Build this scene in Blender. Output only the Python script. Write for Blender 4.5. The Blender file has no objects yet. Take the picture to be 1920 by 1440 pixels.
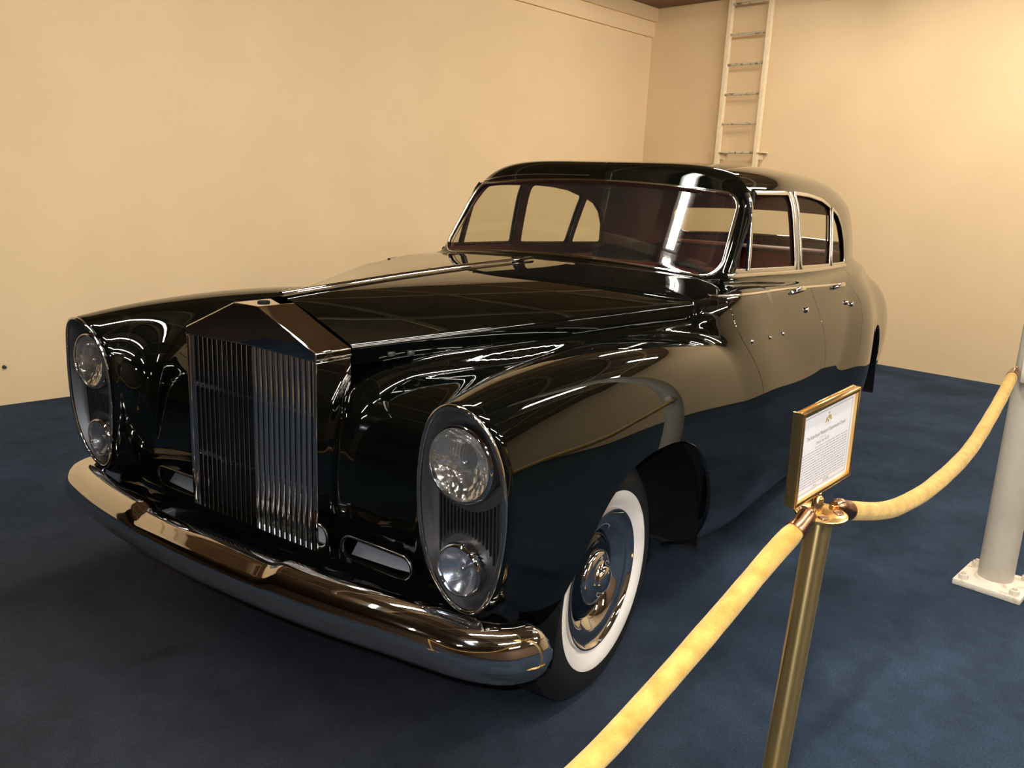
import bpy, bmesh, math, random
import numpy as np
from mathutils import Vector, Matrix
random.seed(4); rng = np.random.RandomState(4)
PI = math.pi
scene = bpy.context.scene
COL = scene.collection

# ------------------------------------------------------------------ camera
cam_d = bpy.data.cameras.new('camera'); cam = bpy.data.objects.new('camera', cam_d); COL.objects.link(cam)
CAM = Vector((1.940, 1.7827, 1.4118)); YAW, PIT, ROL, FPX = 3.7434, 0.2298, 0.0457, 1558.76
fw = Vector((math.cos(YAW)*math.cos(PIT), math.sin(YAW)*math.cos(PIT), -math.sin(PIT)))
r0 = fw.cross(Vector((0, 0, 1))).normalized(); u0 = r0.cross(fw)
rt = r0*math.cos(ROL) + u0*math.sin(ROL); up = -r0*math.sin(ROL) + u0*math.cos(ROL)
cam.matrix_world = Matrix(((rt.x, up.x, -fw.x, CAM.x), (rt.y, up.y, -fw.y, CAM.y), (rt.z, up.z, -fw.z, CAM.z), (0, 0, 0, 1)))
cam_d.sensor_width = 36; cam_d.lens = FPX/1920*36; cam_d.clip_start = 0.02; cam_d.clip_end = 100
scene.camera = cam
# ------------------------------------------------------------------ world, exposure, lights
w = bpy.data.worlds.new('world'); scene.world = w; w.use_nodes = True
w.node_tree.nodes['Background'].inputs[0].default_value = (1, 0.85, 0.65, 1)
w.node_tree.nodes['Background'].inputs[1].default_value = 0.05
vs = scene.view_settings; vs.view_transform = 'Standard'; vs.look = 'None'; vs.exposure = 0.0; vs.gamma = 1; vs.use_curve_mapping = False
def area(name, loc, target, sx, sy, power, col):
    d = bpy.data.lights.new(name, 'AREA'); d.shape = 'RECTANGLE'; d.size = sx; d.size_y = sy; d.energy = power; d.color = col
    o = bpy.data.objects.new(name, d); COL.objects.link(o); o.location = loc
    o.rotation_euler = (Vector(target)-Vector(loc)).to_track_quat('-Z', 'Y').to_euler(); return o
TUBE_E = 121.0
# the photographer's flash, beside the lens
fl = bpy.data.lights.new('camera_flash', 'SPOT'); fl.energy = 105; fl.color = (0.86, 0.92, 1.0); fl.shadow_soft_size = 0.012; fl.spot_size = 1.5; fl.spot_blend = 0.6
flo = bpy.data.objects.new('camera_flash', fl); COL.objects.link(flo)
flo.location = CAM + rt*(-0.03) + up*0.045
flo.rotation_euler = fw.to_track_quat('-Z', 'Y').to_euler()

# ------------------------------------------------------------------ materials
def pbr(name, col, rough=0.5, metal=0.0, coat=0.0, spec=0.5, coat_rough=0.02, ior=1.5):
    m = bpy.data.materials.new(name); m.use_nodes = True; b = m.node_tree.nodes['Principled BSDF']
    b.inputs['Base Color'].default_value = (*col, 1); b.inputs['Roughness'].default_value = rough; b.inputs['Metallic'].default_value = metal
    b.inputs['Coat Weight'].default_value = coat; b.inputs['Coat Roughness'].default_value = coat_rough; b.inputs['IOR'].default_value = ior
    b.inputs['Specular IOR Level'].default_value = spec
    return m
def noise_col(m, c1, c2, scale, detail=4, rough=None, bump=0, bscale=None, lo=0.35, hi=0.65, obj=True):
    nt = m.node_tree; n = nt.nodes; l = nt.links; b = n['Principled BSDF']
    tc = n.new('ShaderNodeTexCoord'); no = n.new('ShaderNodeTexNoise'); no.inputs['Scale'].default_value = scale; no.inputs['Detail'].default_value = detail
    l.new(tc.outputs['Object'], no.inputs['Vector'])
    cr = n.new('ShaderNodeValToRGB'); cr.color_ramp.elements[0].position = lo; cr.color_ramp.elements[1].position = hi
    cr.color_ramp.elements[0].color = (*c1, 1); cr.color_ramp.elements[1].color = (*c2, 1)
    l.new(no.outputs['Fac'], cr.inputs['Fac']); l.new(cr.outputs['Color'], b.inputs['Base Color'])
    if bump:
        n2 = n.new('ShaderNodeTexNoise'); n2.inputs['Scale'].default_value = bscale or scale; n2.inputs['Detail'].default_value = 3
        l.new(tc.outputs['Object'], n2.inputs['Vector'])
        bp = n.new('ShaderNodeBump'); bp.inputs['Strength'].default_value = bump; bp.inputs['Distance'].default_value = 0.01
        l.new(n2.outputs['Fac'], bp.inputs['Height']); l.new(bp.outputs['Normal'], b.inputs['Normal'])
    return cr
def emis(name, col, s):
    m = bpy.data.materials.new(name); m.use_nodes = True; b = m.node_tree.nodes['Principled BSDF']
    b.inputs['Base Color'].default_value = (0.8, 0.8, 0.8, 1)
    b.inputs['Emission Color'].default_value = (*col, 1); b.inputs['Emission Strength'].default_value = s; return m
def thin_glass(name, tint, refl=1.0, haze=0.0, hazecol=(0.5, 0.5, 0.5)):
    """single sheet: schlick reflection on either side, clear straight-through transmission"""
    m = bpy.data.materials.new(name); m.use_nodes = True; nt = m.node_tree; n = nt.nodes; l = nt.links; n.clear()
    out = n.new('ShaderNodeOutputMaterial'); mix = n.new('ShaderNodeMixShader'); lw = n.new('ShaderNodeLayerWeight'); lw.inputs['Blend'].default_value = 0.5
    pw = n.new('ShaderNodeMath'); pw.operation = 'POWER'; pw.inputs[1].default_value = 5; ma = n.new('ShaderNodeMath'); ma.operation = 'MULTIPLY_ADD'; ma.inputs[1].default_value = 0.92*refl; ma.inputs[2].default_value = 0.075*refl
    l.new(lw.outputs['Facing'], pw.inputs[0]); l.new(pw.outputs[0], ma.inputs[0]); ma.use_clamp = True
    tr = n.new('ShaderNodeBsdfTransparent'); tr.inputs['Color'].default_value = (*tint, 1)
    gl = n.new('ShaderNodeBsdfGlossy'); gl.inputs['Roughness'].default_value = 0.01; gl.inputs['Color'].default_value = (1, 1, 1, 1)
    l.new(ma.outputs[0], mix.inputs[0]); l.new(gl.outputs[0], mix.inputs[2]); src = tr
    if haze > 0:
        df = n.new('ShaderNodeBsdfDiffuse'); df.inputs['Color'].default_value = (*hazecol, 1); mh = n.new('ShaderNodeMixShader'); mh.inputs[0].default_value = haze
        l.new(tr.outputs[0], mh.inputs[1]); l.new(df.outputs[0], mh.inputs[2]); src = mh
    l.new(src.outputs[0], mix.inputs[1]); l.new(mix.outputs[0], out.inputs[0]); return m
M = {}
M['paint'] = pbr('black_green_paint', (0.0010, 0.0016, 0.0011), 0.018, coat=0.0, spec=0.62)
M['chrome'] = pbr('chrome', (0.66, 0.64, 0.63), 0.04, 1.0)
M['chrome_dull'] = pbr('worn_chrome', (0.42, 0.41, 0.41), 0.22, 1.0)
M['vane'] = pbr('radiator_vane_chrome', (0.62, 0.60, 0.60), 0.13, 1.0)
M['alloy'] = pbr('grey_ribbed_alloy', (0.10, 0.097, 0.10), 0.42, 0.8)
M['reflector'] = pbr('lamp_reflector', (0.95, 0.93, 0.90), 0.15, 1.0)
nt = M['reflector'].node_tree; vo = nt.nodes.new('ShaderNodeTexVoronoi'); vo.inputs['Scale'].default_value = 55; tcr = nt.nodes.new('ShaderNodeTexCoord'); nt.links.new(tcr.outputs['Object'], vo.inputs['Vector'])
bpr = nt.nodes.new('ShaderNodeBump'); bpr.inputs['Strength'].default_value = 0.35; bpr.inputs['Distance'].default_value = 0.01; nt.links.new(vo.outputs['Distance'], bpr.inputs['Height']); nt.links.new(bpr.outputs['Normal'], nt.nodes['Principled BSDF'].inputs['Normal'])
M['fog_reflector'] = pbr('fog_lamp_reflector', (0.42, 0.47, 0.58), 0.22, 1.0)
M['lens'] = thin_glass('lamp_lens_glass', (0.97, 0.96, 0.94), 1.0, 0.03, (0.8, 0.8, 0.8))
nt = M['lens'].node_tree; tcx = nt.nodes.new('ShaderNodeTexCoord'); wv = nt.nodes.new('ShaderNodeTexWave'); wv.inputs['Scale'].default_value = 38; wv.bands_direction = 'Y'
wv.inputs['Distortion'].default_value = 0.6; nt.links.new(tcx.outputs['Object'], wv.inputs['Vector'])
bp = nt.nodes.new('ShaderNodeBump'); bp.inputs['Strength'].default_value = 0.5; bp.inputs['Distance'].default_value = 0.004
nt.links.new(wv.outputs['Fac'], bp.inputs['Height'])
for nn in nt.nodes:
    if nn.type == 'BSDF_GLOSSY': nt.links.new(bp.outputs['Normal'], nn.inputs['Normal'])
M['glass'] = thin_glass('window_glass', (0.92, 0.93, 0.89), 0.22)
M['screen'] = thin_glass('windscreen_glass', (0.80, 0.80, 0.72), 1.0, 0.01, (0.6, 0.6, 0.6))
M['intake'] = pbr('grey_intake_panel', (0.20, 0.20, 0.21), 0.5)
M['satin'] = pbr('satin_window_trim', (0.60, 0.58, 0.55), 0.24, 1.0)
M['rubber'] = pbr('tyre_rubber', (0.008, 0.008, 0.009), 0.45)
M['white'] = pbr('whitewall_rubber', (0.80, 0.76, 0.72), 0.38)
M['dark'] = pbr('underbody_black', (0.0025, 0.0025, 0.003), 0.7, spec=0.2)
M['iron'] = pbr('dusty_iron', (0.05, 0.05, 0.055), 0.5, 0.4)
M['leather'] = pbr('maroon_leather', (0.16, 0.018, 0.012), 0.38)
noise_col(M['leather'], (0.24, 0.026, 0.016), (0.32, 0.038, 0.026), 9, bump=0.15, bscale=120)
M['lining'] = pbr('maroon_lining', (0.13, 0.028, 0.020), 0.75)
M['wood'] = pbr('dash_walnut', (0.06, 0.022, 0.010), 0.2, coat=0.6)
noise_col(M['wood'], (0.03, 0.01, 0.005), (0.10, 0.04, 0.016), 14)
M['brass'] = pbr('polished_brass', (0.95, 0.64, 0.25), 0.22, 1.0)
M['brass_post'] = pbr('brushed_brass_tube', (0.95, 0.66, 0.27), 0.30, 1.0)
nt = M['brass_post'].node_tree; tg = nt.nodes.new('ShaderNodeTangent'); tg.direction_type = 'RADIAL'; tg.axis = 'Z'; bb = nt.nodes['Principled BSDF']
nt.links.new(tg.outputs[0], bb.inputs['Tangent']); bb.inputs['Anisotropic'].default_value = 0.85; bb.inputs['Anisotropic Rotation'].default_value = 0.25
M['bronze'] = pbr('bronze_ferrule', (0.34, 0.19, 0.12), 0.28, 1.0)
M['velvet'] = pbr('gold_velvet', (0.72, 0.46, 0.10), 0.85)
noise_col(M['velvet'], (0.42, 0.22, 0.03), (0.66, 0.40, 0.09), 30, 5, bump=0.35, bscale=260, lo=0.3, hi=0.7)
try:
    M['velvet'].node_tree.nodes['Principled BSDF'].inputs['Sheen Weight'].default_value = 0.5
    M['velvet'].node_tree.nodes['Principled BSDF'].inputs['Sheen Tint'].default_value = (1, 0.85, 0.5, 1)
except Exception: pass
M['cream_metal'] = pbr('cream_painted_steel', (0.62, 0.55, 0.42), 0.4)
noise_col(M['cream_metal'], (0.80, 0.66, 0.44), (0.86, 0.73, 0.52), 25)
M['white_post'] = pbr('white_painted_post', (0.62, 0.60, 0.54), 0.32)
noise_col(M['white_post'], (0.50, 0.445, 0.36), (0.60, 0.545, 0.45), 5)
M['base_paint'] = pbr('scuffed_base_paint', (0.75, 0.66, 0.55), 0.5)
noise_col(M['base_paint'], (0.52, 0.36, 0.27), (0.78, 0.70, 0.58), 28, 5, bump=0.3, bscale=60, lo=0.30, hi=0.48)
M['wall'] = pbr('cream_wall', (0.80, 0.61, 0.39), 0.75)
noise_col(M['wall'], (0.765, 0.575, 0.345), (0.805, 0.608, 0.37), 1.3, 5, bump=0.12, bscale=55)
M['ceil'] = pbr('brown_ceiling', (0.20, 0.13, 0.07), 0.8)
noise_col(M['ceil'], (0.17, 0.105, 0.055), (0.23, 0.15, 0.085), 3)
M['hall'] = pbr('dark_hall_wall', (0.16, 0.10, 0.06), 0.7)
M['hallfloor'] = pbr('dark_hall_floor', (0.045, 0.028, 0.02), 0.8)
M['ceilrib'] = pbr('ceiling_rib_paint', (0.42, 0.32, 0.19), 0.6)
M['fixture'] = pbr('white_fixture', (0.8, 0.8, 0.78), 0.4)
M['tube'] = emis('fluorescent_tube', (1.0, 0.93, 0.80), TUBE_E)
M['paper'] = pbr('sign_paper', (0.80, 0.77, 0.78), 0.5)
M['ink'] = pbr('sign_ink', (0.10, 0.09, 0.10), 0.6)
M['ink_grey'] = pbr('sign_ink_grey', (0.42, 0.40, 0.42), 0.6)
M['ink_gold'] = pbr('sign_ink_gold', (0.45, 0.33, 0.10), 0.6)
M['ink_red'] = pbr('sign_ink_red', (0.45, 0.06, 0.05), 0.6)
# carpet: blue pile with mottled tone and fine fibre relief
m = pbr('blue_carpet', (0.05, 0.085, 0.15), 0.95); M['carpet'] = m
nt = m.node_tree; n = nt.nodes; l = nt.links; b = n['Principled BSDF']; tc = n.new('ShaderNodeTexCoord')
def nz(s, d, dist=0):
    q = n.new('ShaderNodeTexNoise'); q.inputs['Scale'].default_value = s; q.inputs['Detail'].default_value = d; q.inputs['Distortion'].default_value = dist
    l.new(tc.outputs['Object'], q.inputs['Vector']); return q
def ramp(src, p0, c0, p1, c1):
    r = n.new('ShaderNodeValToRGB'); r.color_ramp.elements[0].position = p0; r.color_ramp.elements[1].position = p1
    r.color_ramp.elements[0].color = (*c0, 1); r.color_ramp.elements[1].color = (*c1, 1); l.new(src.outputs['Fac'], r.inputs['Fac']); return r
ra = ramp(nz(1.7, 5, 0.4), 0.36, (0.017, 0.028, 0.049), 0.66, (0.031, 0.048, 0.080))
rb = ramp(nz(170, 2), 0.25, (0.62, 0.62, 0.62), 0.75, (1.3, 1.3, 1.3))
rc = ramp(nz(11, 4, 0.8), 0.3, (0.80, 0.80, 0.80), 0.7, (1.12, 1.12, 1.12))
def mulc(a, c):
    x = n.new('ShaderNodeMix'); x.data_type = 'RGBA'; x.blend_type = 'MULTIPLY'; x.inputs[0].default_value = 1
    l.new(a, x.inputs[6]); l.new(c, x.inputs[7]); return x.outputs[2]
gm = n.new('ShaderNodeTexGradient'); gm.gradient_type = 'SPHERICAL'; mp = n.new('ShaderNodeMapping'); mp.vector_type = 'TEXTURE'  # brownish area before the car, painted dark to dim the bumper's reflection
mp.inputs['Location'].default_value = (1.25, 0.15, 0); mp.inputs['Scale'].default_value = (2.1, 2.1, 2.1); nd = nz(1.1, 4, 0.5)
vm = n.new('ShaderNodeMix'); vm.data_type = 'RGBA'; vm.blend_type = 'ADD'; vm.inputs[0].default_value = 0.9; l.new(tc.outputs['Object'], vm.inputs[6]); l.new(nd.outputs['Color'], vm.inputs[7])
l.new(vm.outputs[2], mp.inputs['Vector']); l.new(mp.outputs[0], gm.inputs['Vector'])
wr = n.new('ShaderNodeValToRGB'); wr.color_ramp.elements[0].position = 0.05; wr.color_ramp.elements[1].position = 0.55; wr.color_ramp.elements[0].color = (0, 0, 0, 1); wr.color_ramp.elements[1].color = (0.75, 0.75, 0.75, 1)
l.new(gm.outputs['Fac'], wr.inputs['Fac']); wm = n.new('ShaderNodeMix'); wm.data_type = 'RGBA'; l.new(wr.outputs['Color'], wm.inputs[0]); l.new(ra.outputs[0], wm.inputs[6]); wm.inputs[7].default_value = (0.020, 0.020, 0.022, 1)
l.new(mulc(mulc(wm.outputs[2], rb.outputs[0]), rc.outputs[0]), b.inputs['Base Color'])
bp = n.new('ShaderNodeBump'); bp.inputs['Strength'].default_value = 0.5; bp.inputs['Distance'].default_value = 0.006
l.new(nz(220, 2).outputs['Fac'], bp.inputs['Height']); l.new(bp.outputs['Normal'], b.inputs['Normal'])
b.inputs['Specular IOR Level'].default_value = 0.1

# ------------------------------------------------------------------ helpers
def link(o, parent=None):
    COL.objects.link(o)
    if parent is not None: o.parent = parent
    return o
def mk(name, V, Fc, mat, parent=None, smooth=True, N=None):
    me = bpy.data.meshes.new(name); me.from_pydata([tuple(map(float, v)) for v in V], [], [tuple(map(int, f)) for f in Fc]); me.update()
    if smooth: me.polygons.foreach_set('use_smooth', [True]*len(me.polygons))
    if N is not None: me.normals_split_custom_set_from_vertices([tuple(map(float, v)) for v in N])
    me.materials.append(M[mat] if isinstance(mat, str) else mat)
    return link(bpy.data.objects.new(name, me), parent)
def empty(name, loc=(0, 0, 0), parent=None):
    o = bpy.data.objects.new(name, None); o.empty_display_size = 0.1; link(o, parent); o.location = loc; return o
def tag(o, label=None, cat=None, group=None, kind=None):
    if label: o['label'] = label
    if cat: o['category'] = cat
    if group: o['group'] = group
    if kind: o['kind'] = kind
    return o
def bmo(name, bm, mat, parent=None, smooth=True, angle=0.6):
    bmesh.ops.recalc_face_normals(bm, faces=bm.faces)
    me = bpy.data.meshes.new(name); bm.to_mesh(me); bm.free()
    if smooth:
        me.polygons.foreach_set('use_smooth', [True]*len(me.polygons))
        try: me.set_sharp_from_angle(angle=angle)
        except Exception: pass
    me.materials.append(M[mat] if isinstance(mat, str) else mat)
    return link(bpy.data.objects.new(name, me), parent)
def add_box(bm, c, s, rot=None, bev=0.0, seg=2):
    r = bmesh.ops.create_cube(bm, size=1.0); vs_ = r['verts']
    for v in vs_: v.co = Vector((v.co.x*s[0], v.co.y*s[1], v.co.z*s[2]))
    if bev > 0:
        es = list({e for v in vs_ for e in v.link_edges})
        rr = bmesh.ops.bevel(bm, geom=es, offset=bev, segments=seg, affect='EDGES', profile=0.5)
        vs_ = list({v for f in rr['faces'] for v in f.verts} | {v for v in vs_ if v.is_valid})
    Mx = Matrix.Translation(c) @ (rot.to_4x4() if rot is not None else Matrix.Identity(4))
    bmesh.ops.transform(bm, matrix=Mx, verts=vs_); return vs_
def box(name, c, s, mat, parent=None, rot=None, bev=0.0, seg=2):
    bm = bmesh.new(); add_box(bm, c, s, rot, bev, seg); return bmo(name, bm, mat, parent)
def frames(P, closed, upv=(0, 0, 1)):
    P = np.asarray(P, float); n_ = len(P)
    if closed: T = np.roll(P, -1, 0)-np.roll(P, 1, 0)
    else: T = np.gradient(P, axis=0)
    T /= np.linalg.norm(T, axis=1)[:, None]+1e-12
    upv = np.asarray(upv, float)
    if upv.ndim == 1: upv = np.tile(upv, (n_, 1))
    S = np.cross(T, upv); S /= np.linalg.norm(S, axis=1)[:, None]+1e-12
    Uv = np.cross(S, T); return P, T, S, Uv
def sweep_geo(P, prof, closed=False, upv=(0, 0, 1), scale=None, cap=True, V=None, Fc=None):
    P, T, S, Uv = frames(P, closed, upv); prof = np.asarray(prof, float); k = len(prof)
    V = [] if V is None else V; Fc = [] if Fc is None else Fc; base = len(V); n_ = len(P)
    for i in range(n_):
        sc_ = 1 if scale is None else scale[i]
        for a, b_ in prof: V.append(P[i]+S[i]*a*sc_+Uv[i]*b_*sc_)
    for i in range(n_ if closed else n_-1):
        j = (i+1) % n_
        for q in range(k):
            r_ = (q+1) % k; Fc.append((base+i*k+q, base+i*k+r_, base+j*k+r_, base+j*k+q))
    if cap and not closed:
        Fc.append(tuple(base+q for q in range(k))[::-1]); Fc.append(tuple(base+(n_-1)*k+q for q in range(k)))
    return V, Fc
def sweep(name, P, prof, mat, parent=None, closed=False, upv=(0, 0, 1), scale=None, smooth=True):
    V, Fc = sweep_geo(P, prof, closed, upv, scale); bm = bmesh.new(); vv = [bm.verts.new(v) for v in V]
    for f in Fc:
        try: bm.faces.new([vv[i] for i in f])
        except Exception: pass
    return bmo(name, bm, mat, parent, smooth, 0.9)
def circ(r, k=10): return [(r*math.cos(2*PI*i/k), r*math.sin(2*PI*i/k)) for i in range(k)]
def flat(wd, t, k=4): # flat-ish rounded bar section
    return [(wd*math.copysign(abs(math.cos(a))**0.6, math.cos(a)), t*math.copysign(abs(math.sin(a))**0.6, math.sin(a))) for a in [2*PI*i/12 for i in range(12)]]
def tube(name, P, r, mat, parent=None, closed=False, k=10, upv=(0, 0, 1)): return sweep(name, P, circ(r, k), mat, parent, closed, upv)
def lathe(name, prof, mat, parent=None, n_=64, axis='y', loc=(0, 0, 0), angle=0.7, closed=False):
    # prof: (radius, along)
    bm = bmesh.new(); rings = []
    for r, a in prof:
        ring = []
        for i in range(n_ if r > 1e-6 else 1):
            t = 2*PI*i/n_; c, s = r*math.cos(t), r*math.sin(t)
            p = {'y': (c, a, s), 'x': (a, c, s), 'z': (c, s, a)}[axis]; ring.append(bm.verts.new(p))
        rings.append(ring)
    pairs = list(zip(rings, rings[1:])) + ([(rings[-1], rings[0])] if closed else [])
    for A, B in pairs:
        for i in range(n_):
            j = (i+1) % n_
            f = [A[i % len(A)], A[j % len(A)], B[j % len(B)], B[i % len(B)]]; f = list(dict.fromkeys(f))
            if len(f) > 2:
                try: bm.faces.new(f)
                except Exception: pass
    o = bmo(name, bm, mat, parent, True, angle); o.location = loc; return o
def spline(pts):
    pts = sorted(pts); X = np.array([p[0] for p in pts], float); Y = np.array([p[1] for p in pts], float); n_ = len(X)
    h = np.diff(X); A = np.zeros((n_, n_)); B = np.zeros(n_); A[0, 0] = A[-1, -1] = 1
    for i in range(1, n_-1):
        A[i, i-1] = h[i-1]; A[i, i] = 2*(h[i-1]+h[i]); A[i, i+1] = h[i]; B[i] = 6*((Y[i+1]-Y[i])/h[i]-(Y[i]-Y[i-1])/h[i-1])
    m2 = np.linalg.solve(A, B); xs_ = np.linspace(X[0], X[-1], 20000)
    k = np.clip(np.searchsorted(X, xs_)-1, 0, n_-2); t = xs_-X[k]; hh = h[k]
    ys_ = m2[k]*(hh-t)**3/(6*hh)+m2[k+1]*t**3/(6*hh)+(Y[k]/hh-m2[k]*hh/6)*(hh-t)+(Y[k+1]/hh-m2[k+1]*hh/6)*t
    return lambda x: np.interp(x, xs_, ys_)
def smin(a, b, k):
    h = np.clip(0.5+0.5*(b-a)/k, 0, 1); return b*(1-h)+a*h-k*h*(1-h)
def smax(a, b, k): return -smin(-a, -b, k)
def sstep(a, b, x): t = np.clip((x-a)/(b-a), 0, 1); return t*t*(3-2*t)

# ------------------------------------------------------------------ body shape (implicit, left half, x forward, z up)
Wz = spline([(0.15, .78), (0.28, .845), (0.45, .888), (0.65, .903), (0.80, .898), (0.92, .868), (1.0, .832), (1.09, .790), (1.15, .757), (1.25, .735)])
Tx = spline([(-4.4, .48), (-3.6, .74), (-3.0, .89), (-2.6, .975), (-2.2, .998), (-1.6, 1.0), (-1.1, 1.0), (-0.8, .995), (-0.65, .955), (-0.45, .845), (-0.2, .71), (0.1, .55), (0.4, .40)])
Zc = spline([(-4.4, 0.76), (-4.1, 0.90), (-3.7, 1.06), (-3.3, 1.13), (-2.6, 1.14), (-1.6, 1.145), (-1.2, 1.148), (-0.95, 1.148), (-0.76, 1.144), (-0.4, 1.136), (0.0, 1.121), (0.46, 1.096)])
Qx = spline([(-4.4, 0.35), (-3.4, 0.14), (-2.5, 0.10), (-1.3, 0.09), (-1.08, 0.075), (-0.85, 0.08), (-0.6, 0.126), (0.5, 0.20)])
ze_ = lambda x: 1.008+(0.46-x)*0.0685
yh = lambda x: 0.265+(0.46-x)*0.448            # bonnet half width
wzt = spline([(-2.2, .70), (-1.7, .80), (-1.2, .895), (-0.8, .952), (-0.5, .984), (-0.2, 1.008), (0.1, 1.014), (0.3, 1.007), (0.5, .990), (0.64, .970)])
wzb = spline([(-2.2, .45), (-1.7, .38), (-1.2, .32), (-0.5, .28), (0.0, .28), (0.3, .32), (0.45, .39), (0.56, .455), (0.64, .486)])
wyc = spline([(-2.2, .70), (-1.2, .728), (-0.5, .735), (0.0, .728), (0.3, .732), (0.64, .745)])
wa_ = spline([(-2.2, .10), (-1.7, .150), (-1.2, .176), (-0.5, .180), (0.0, .180), (0.3, .164), (0.5, .139), (0.64, .122)])
wn_ = spline([(-2.2, 2.6), (-0.5, 2.7), (0.0, 2.7), (0.3, 2.5), (0.64, 2.12)])
xpod = spline([(0.2, .50), (0.40, .556), (0.49, .579), (0.58, .594), (0.70, .600), (0.80, .603), (0.90, .613), (0.97, .630), (1.1, .66)])
egg = lambda x, z: 1+0.34*sstep(0.2, 0.55, x)*(z-0.73)
rzt = spline([(-4.6, .76), (-4.1, .90), (-3.6, 1.00), (-3.0, 1.06), (-2.5, 1.06), (-2.15, .98), (-1.85, .84), (-1.6, .72)])
ro_ = spline([(-4.6, .58), (-4.1, .69), (-3.6, .77), (-3.1, .825), (-2.75, .878), (-2.45, .922), (-2.2, .922), (-1.9, .89), (-1.6, .84)])
def sup(y, z, yc, zc, a, b, n_):
    p = np.abs(y-yc)/a; q = np.abs(z-zc)/b
    k0 = (p**n_+q**n_+1e-12)**(1.0/n_); k1 = np.sqrt((p/a)**2+(q/b)**2)+1e-6
    return k0*(k0-1)/k1*1.0
gW = spline([(0.9, .77), (1.14, .752), (1.30, .728), (1.446, .706), (1.60, .69)])
gT = spline([(-3.8, .66), (-3.4, .77), (-3.0, .875), (-2.6, .955), (-2.2, .990), (-1.8, 1.0), (-1.4, .968), (-1.15, .930), (-1.0, .908), (-0.8, .87)])
roofz = spline([(-3.8, 1.30), (-3.4, 1.43), (-3.0, 1.51), (-2.5, 1.556), (-2.0, 1.568), (-1.5, 1.558), (-1.2, 1.535), (-1.0, 1.51), (-0.7, 1.45)])
def xscr(y, z): return -0.985-0.12*y*y-0.72*(z-1.155)
def f_green(x, y, z):
    y = np.abs(y); side = (y-gW(z)*gT(x))
    rz = roofz(x); zc = 1.15; b_ = rz-zc; a_ = gW(np.minimum(z, 1.45))*gT(x)
    p = y/a_; q = np.maximum(z-zc, 0)/b_; k0 = (p**5+q**5+1e-9)**0.2; d = (k0-1)*0.42
    fr = (x-xscr(y, z)-0.012)*0.82
    rear = (-3.42-0.9*np.maximum(z-1.15, -0.3)*-1.0-x)*0.75  # rear screen rake
    f = smax(d, side, 0.02); f = smax(f, fr, 0.045); f = smax(f, rear, 0.22)
    return smax(f, 1.0-z, 0.01)
def f_body(x, y, z):
    y = np.abs(y)
    # tub and doors
    zs = Zc(x)-Qx(x)*y**2.2; kb = sstep(-0.79, -0.72, x-0.29*y*y); zs = zs*(1-kb)+(ze_(x)-0.058)*kb
    T_ = smax(y-Wz(z)*Tx(x), z-zs, 0.035); T_ = smax(T_, x-0.30, 0.1); T_ = smax(T_, -4.15-x+0.5*np.maximum(0.6-z, 0), 0.22)
    zrr = 0.24+0.36*sstep(-3.3, -4.1, x); T_ = smax(T_, zrr-z, 0.02)
    # front wing
    zt, zb = wzt(x), wzb(x)
    W1 = sup(wyc(x)+(y-wyc(x))/egg(x, z), z, wyc(x), (zt+zb)/2, wa_(x), (zt-zb)/2, wn_(x))
    W1 = smax(W1, (x-xpod(z))*1.0, 0.022); W1 = smax(W1, -2.1-x, 0.1)
    # apron beside the radiator
    px = np.maximum(x+0.25, 0)/0.768; pz = np.maximum(z-0.30, 0)/0.640
    A_ = ((px**6.5+pz**6.5+1e-9)**(1/6.5)-1)*0.68
    A_ = smax(A_, 0.264-y, 0.022); A_ = smax(A_, y-0.62, 0.03); A_ = smax(A_, 0.31-z, 0.03); A_ = smax(A_, -0.9-x, 0.05)
    # engine bay flanks under the bonnet edge
    pe = np.maximum(z-0.30, 0)/(ze_(x)-0.058-0.30); E_ = (((np.maximum(x+0.25, 0)/0.735)**10+pe**10+1e-9)**0.1-1)*0.68; E_ = smax(E_, y-np.minimum(yh(x)+0.022, 0.785), 0.03); E_ = smax(E_, 0.264-y, 0.02); E_ = smax(E_, 0.5-z, 0.03); E_ = smax(E_, -1.15-x, 0.05)
    # rear wing
    rt_, ro = rzt(x), ro_(x); W2 = sup(y, z, ro-0.26, (rt_+0.26)/2, 0.26, (rt_-0.26)/2, 2.6); W2 = smax(W2, -4.30-x, 0.15); W2 = smax(W2, x+1.55, 0.1); W2 = smax(W2, zrr-z, 0.02)
    f = smin(A_, W1, 0.085); f = smin(f, E_, 0.05); f = smin(f, T_, 0.045); f = smin(f, W2, 0.03)
    return smin(f, f_green(x, y, z), 0.030)
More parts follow.
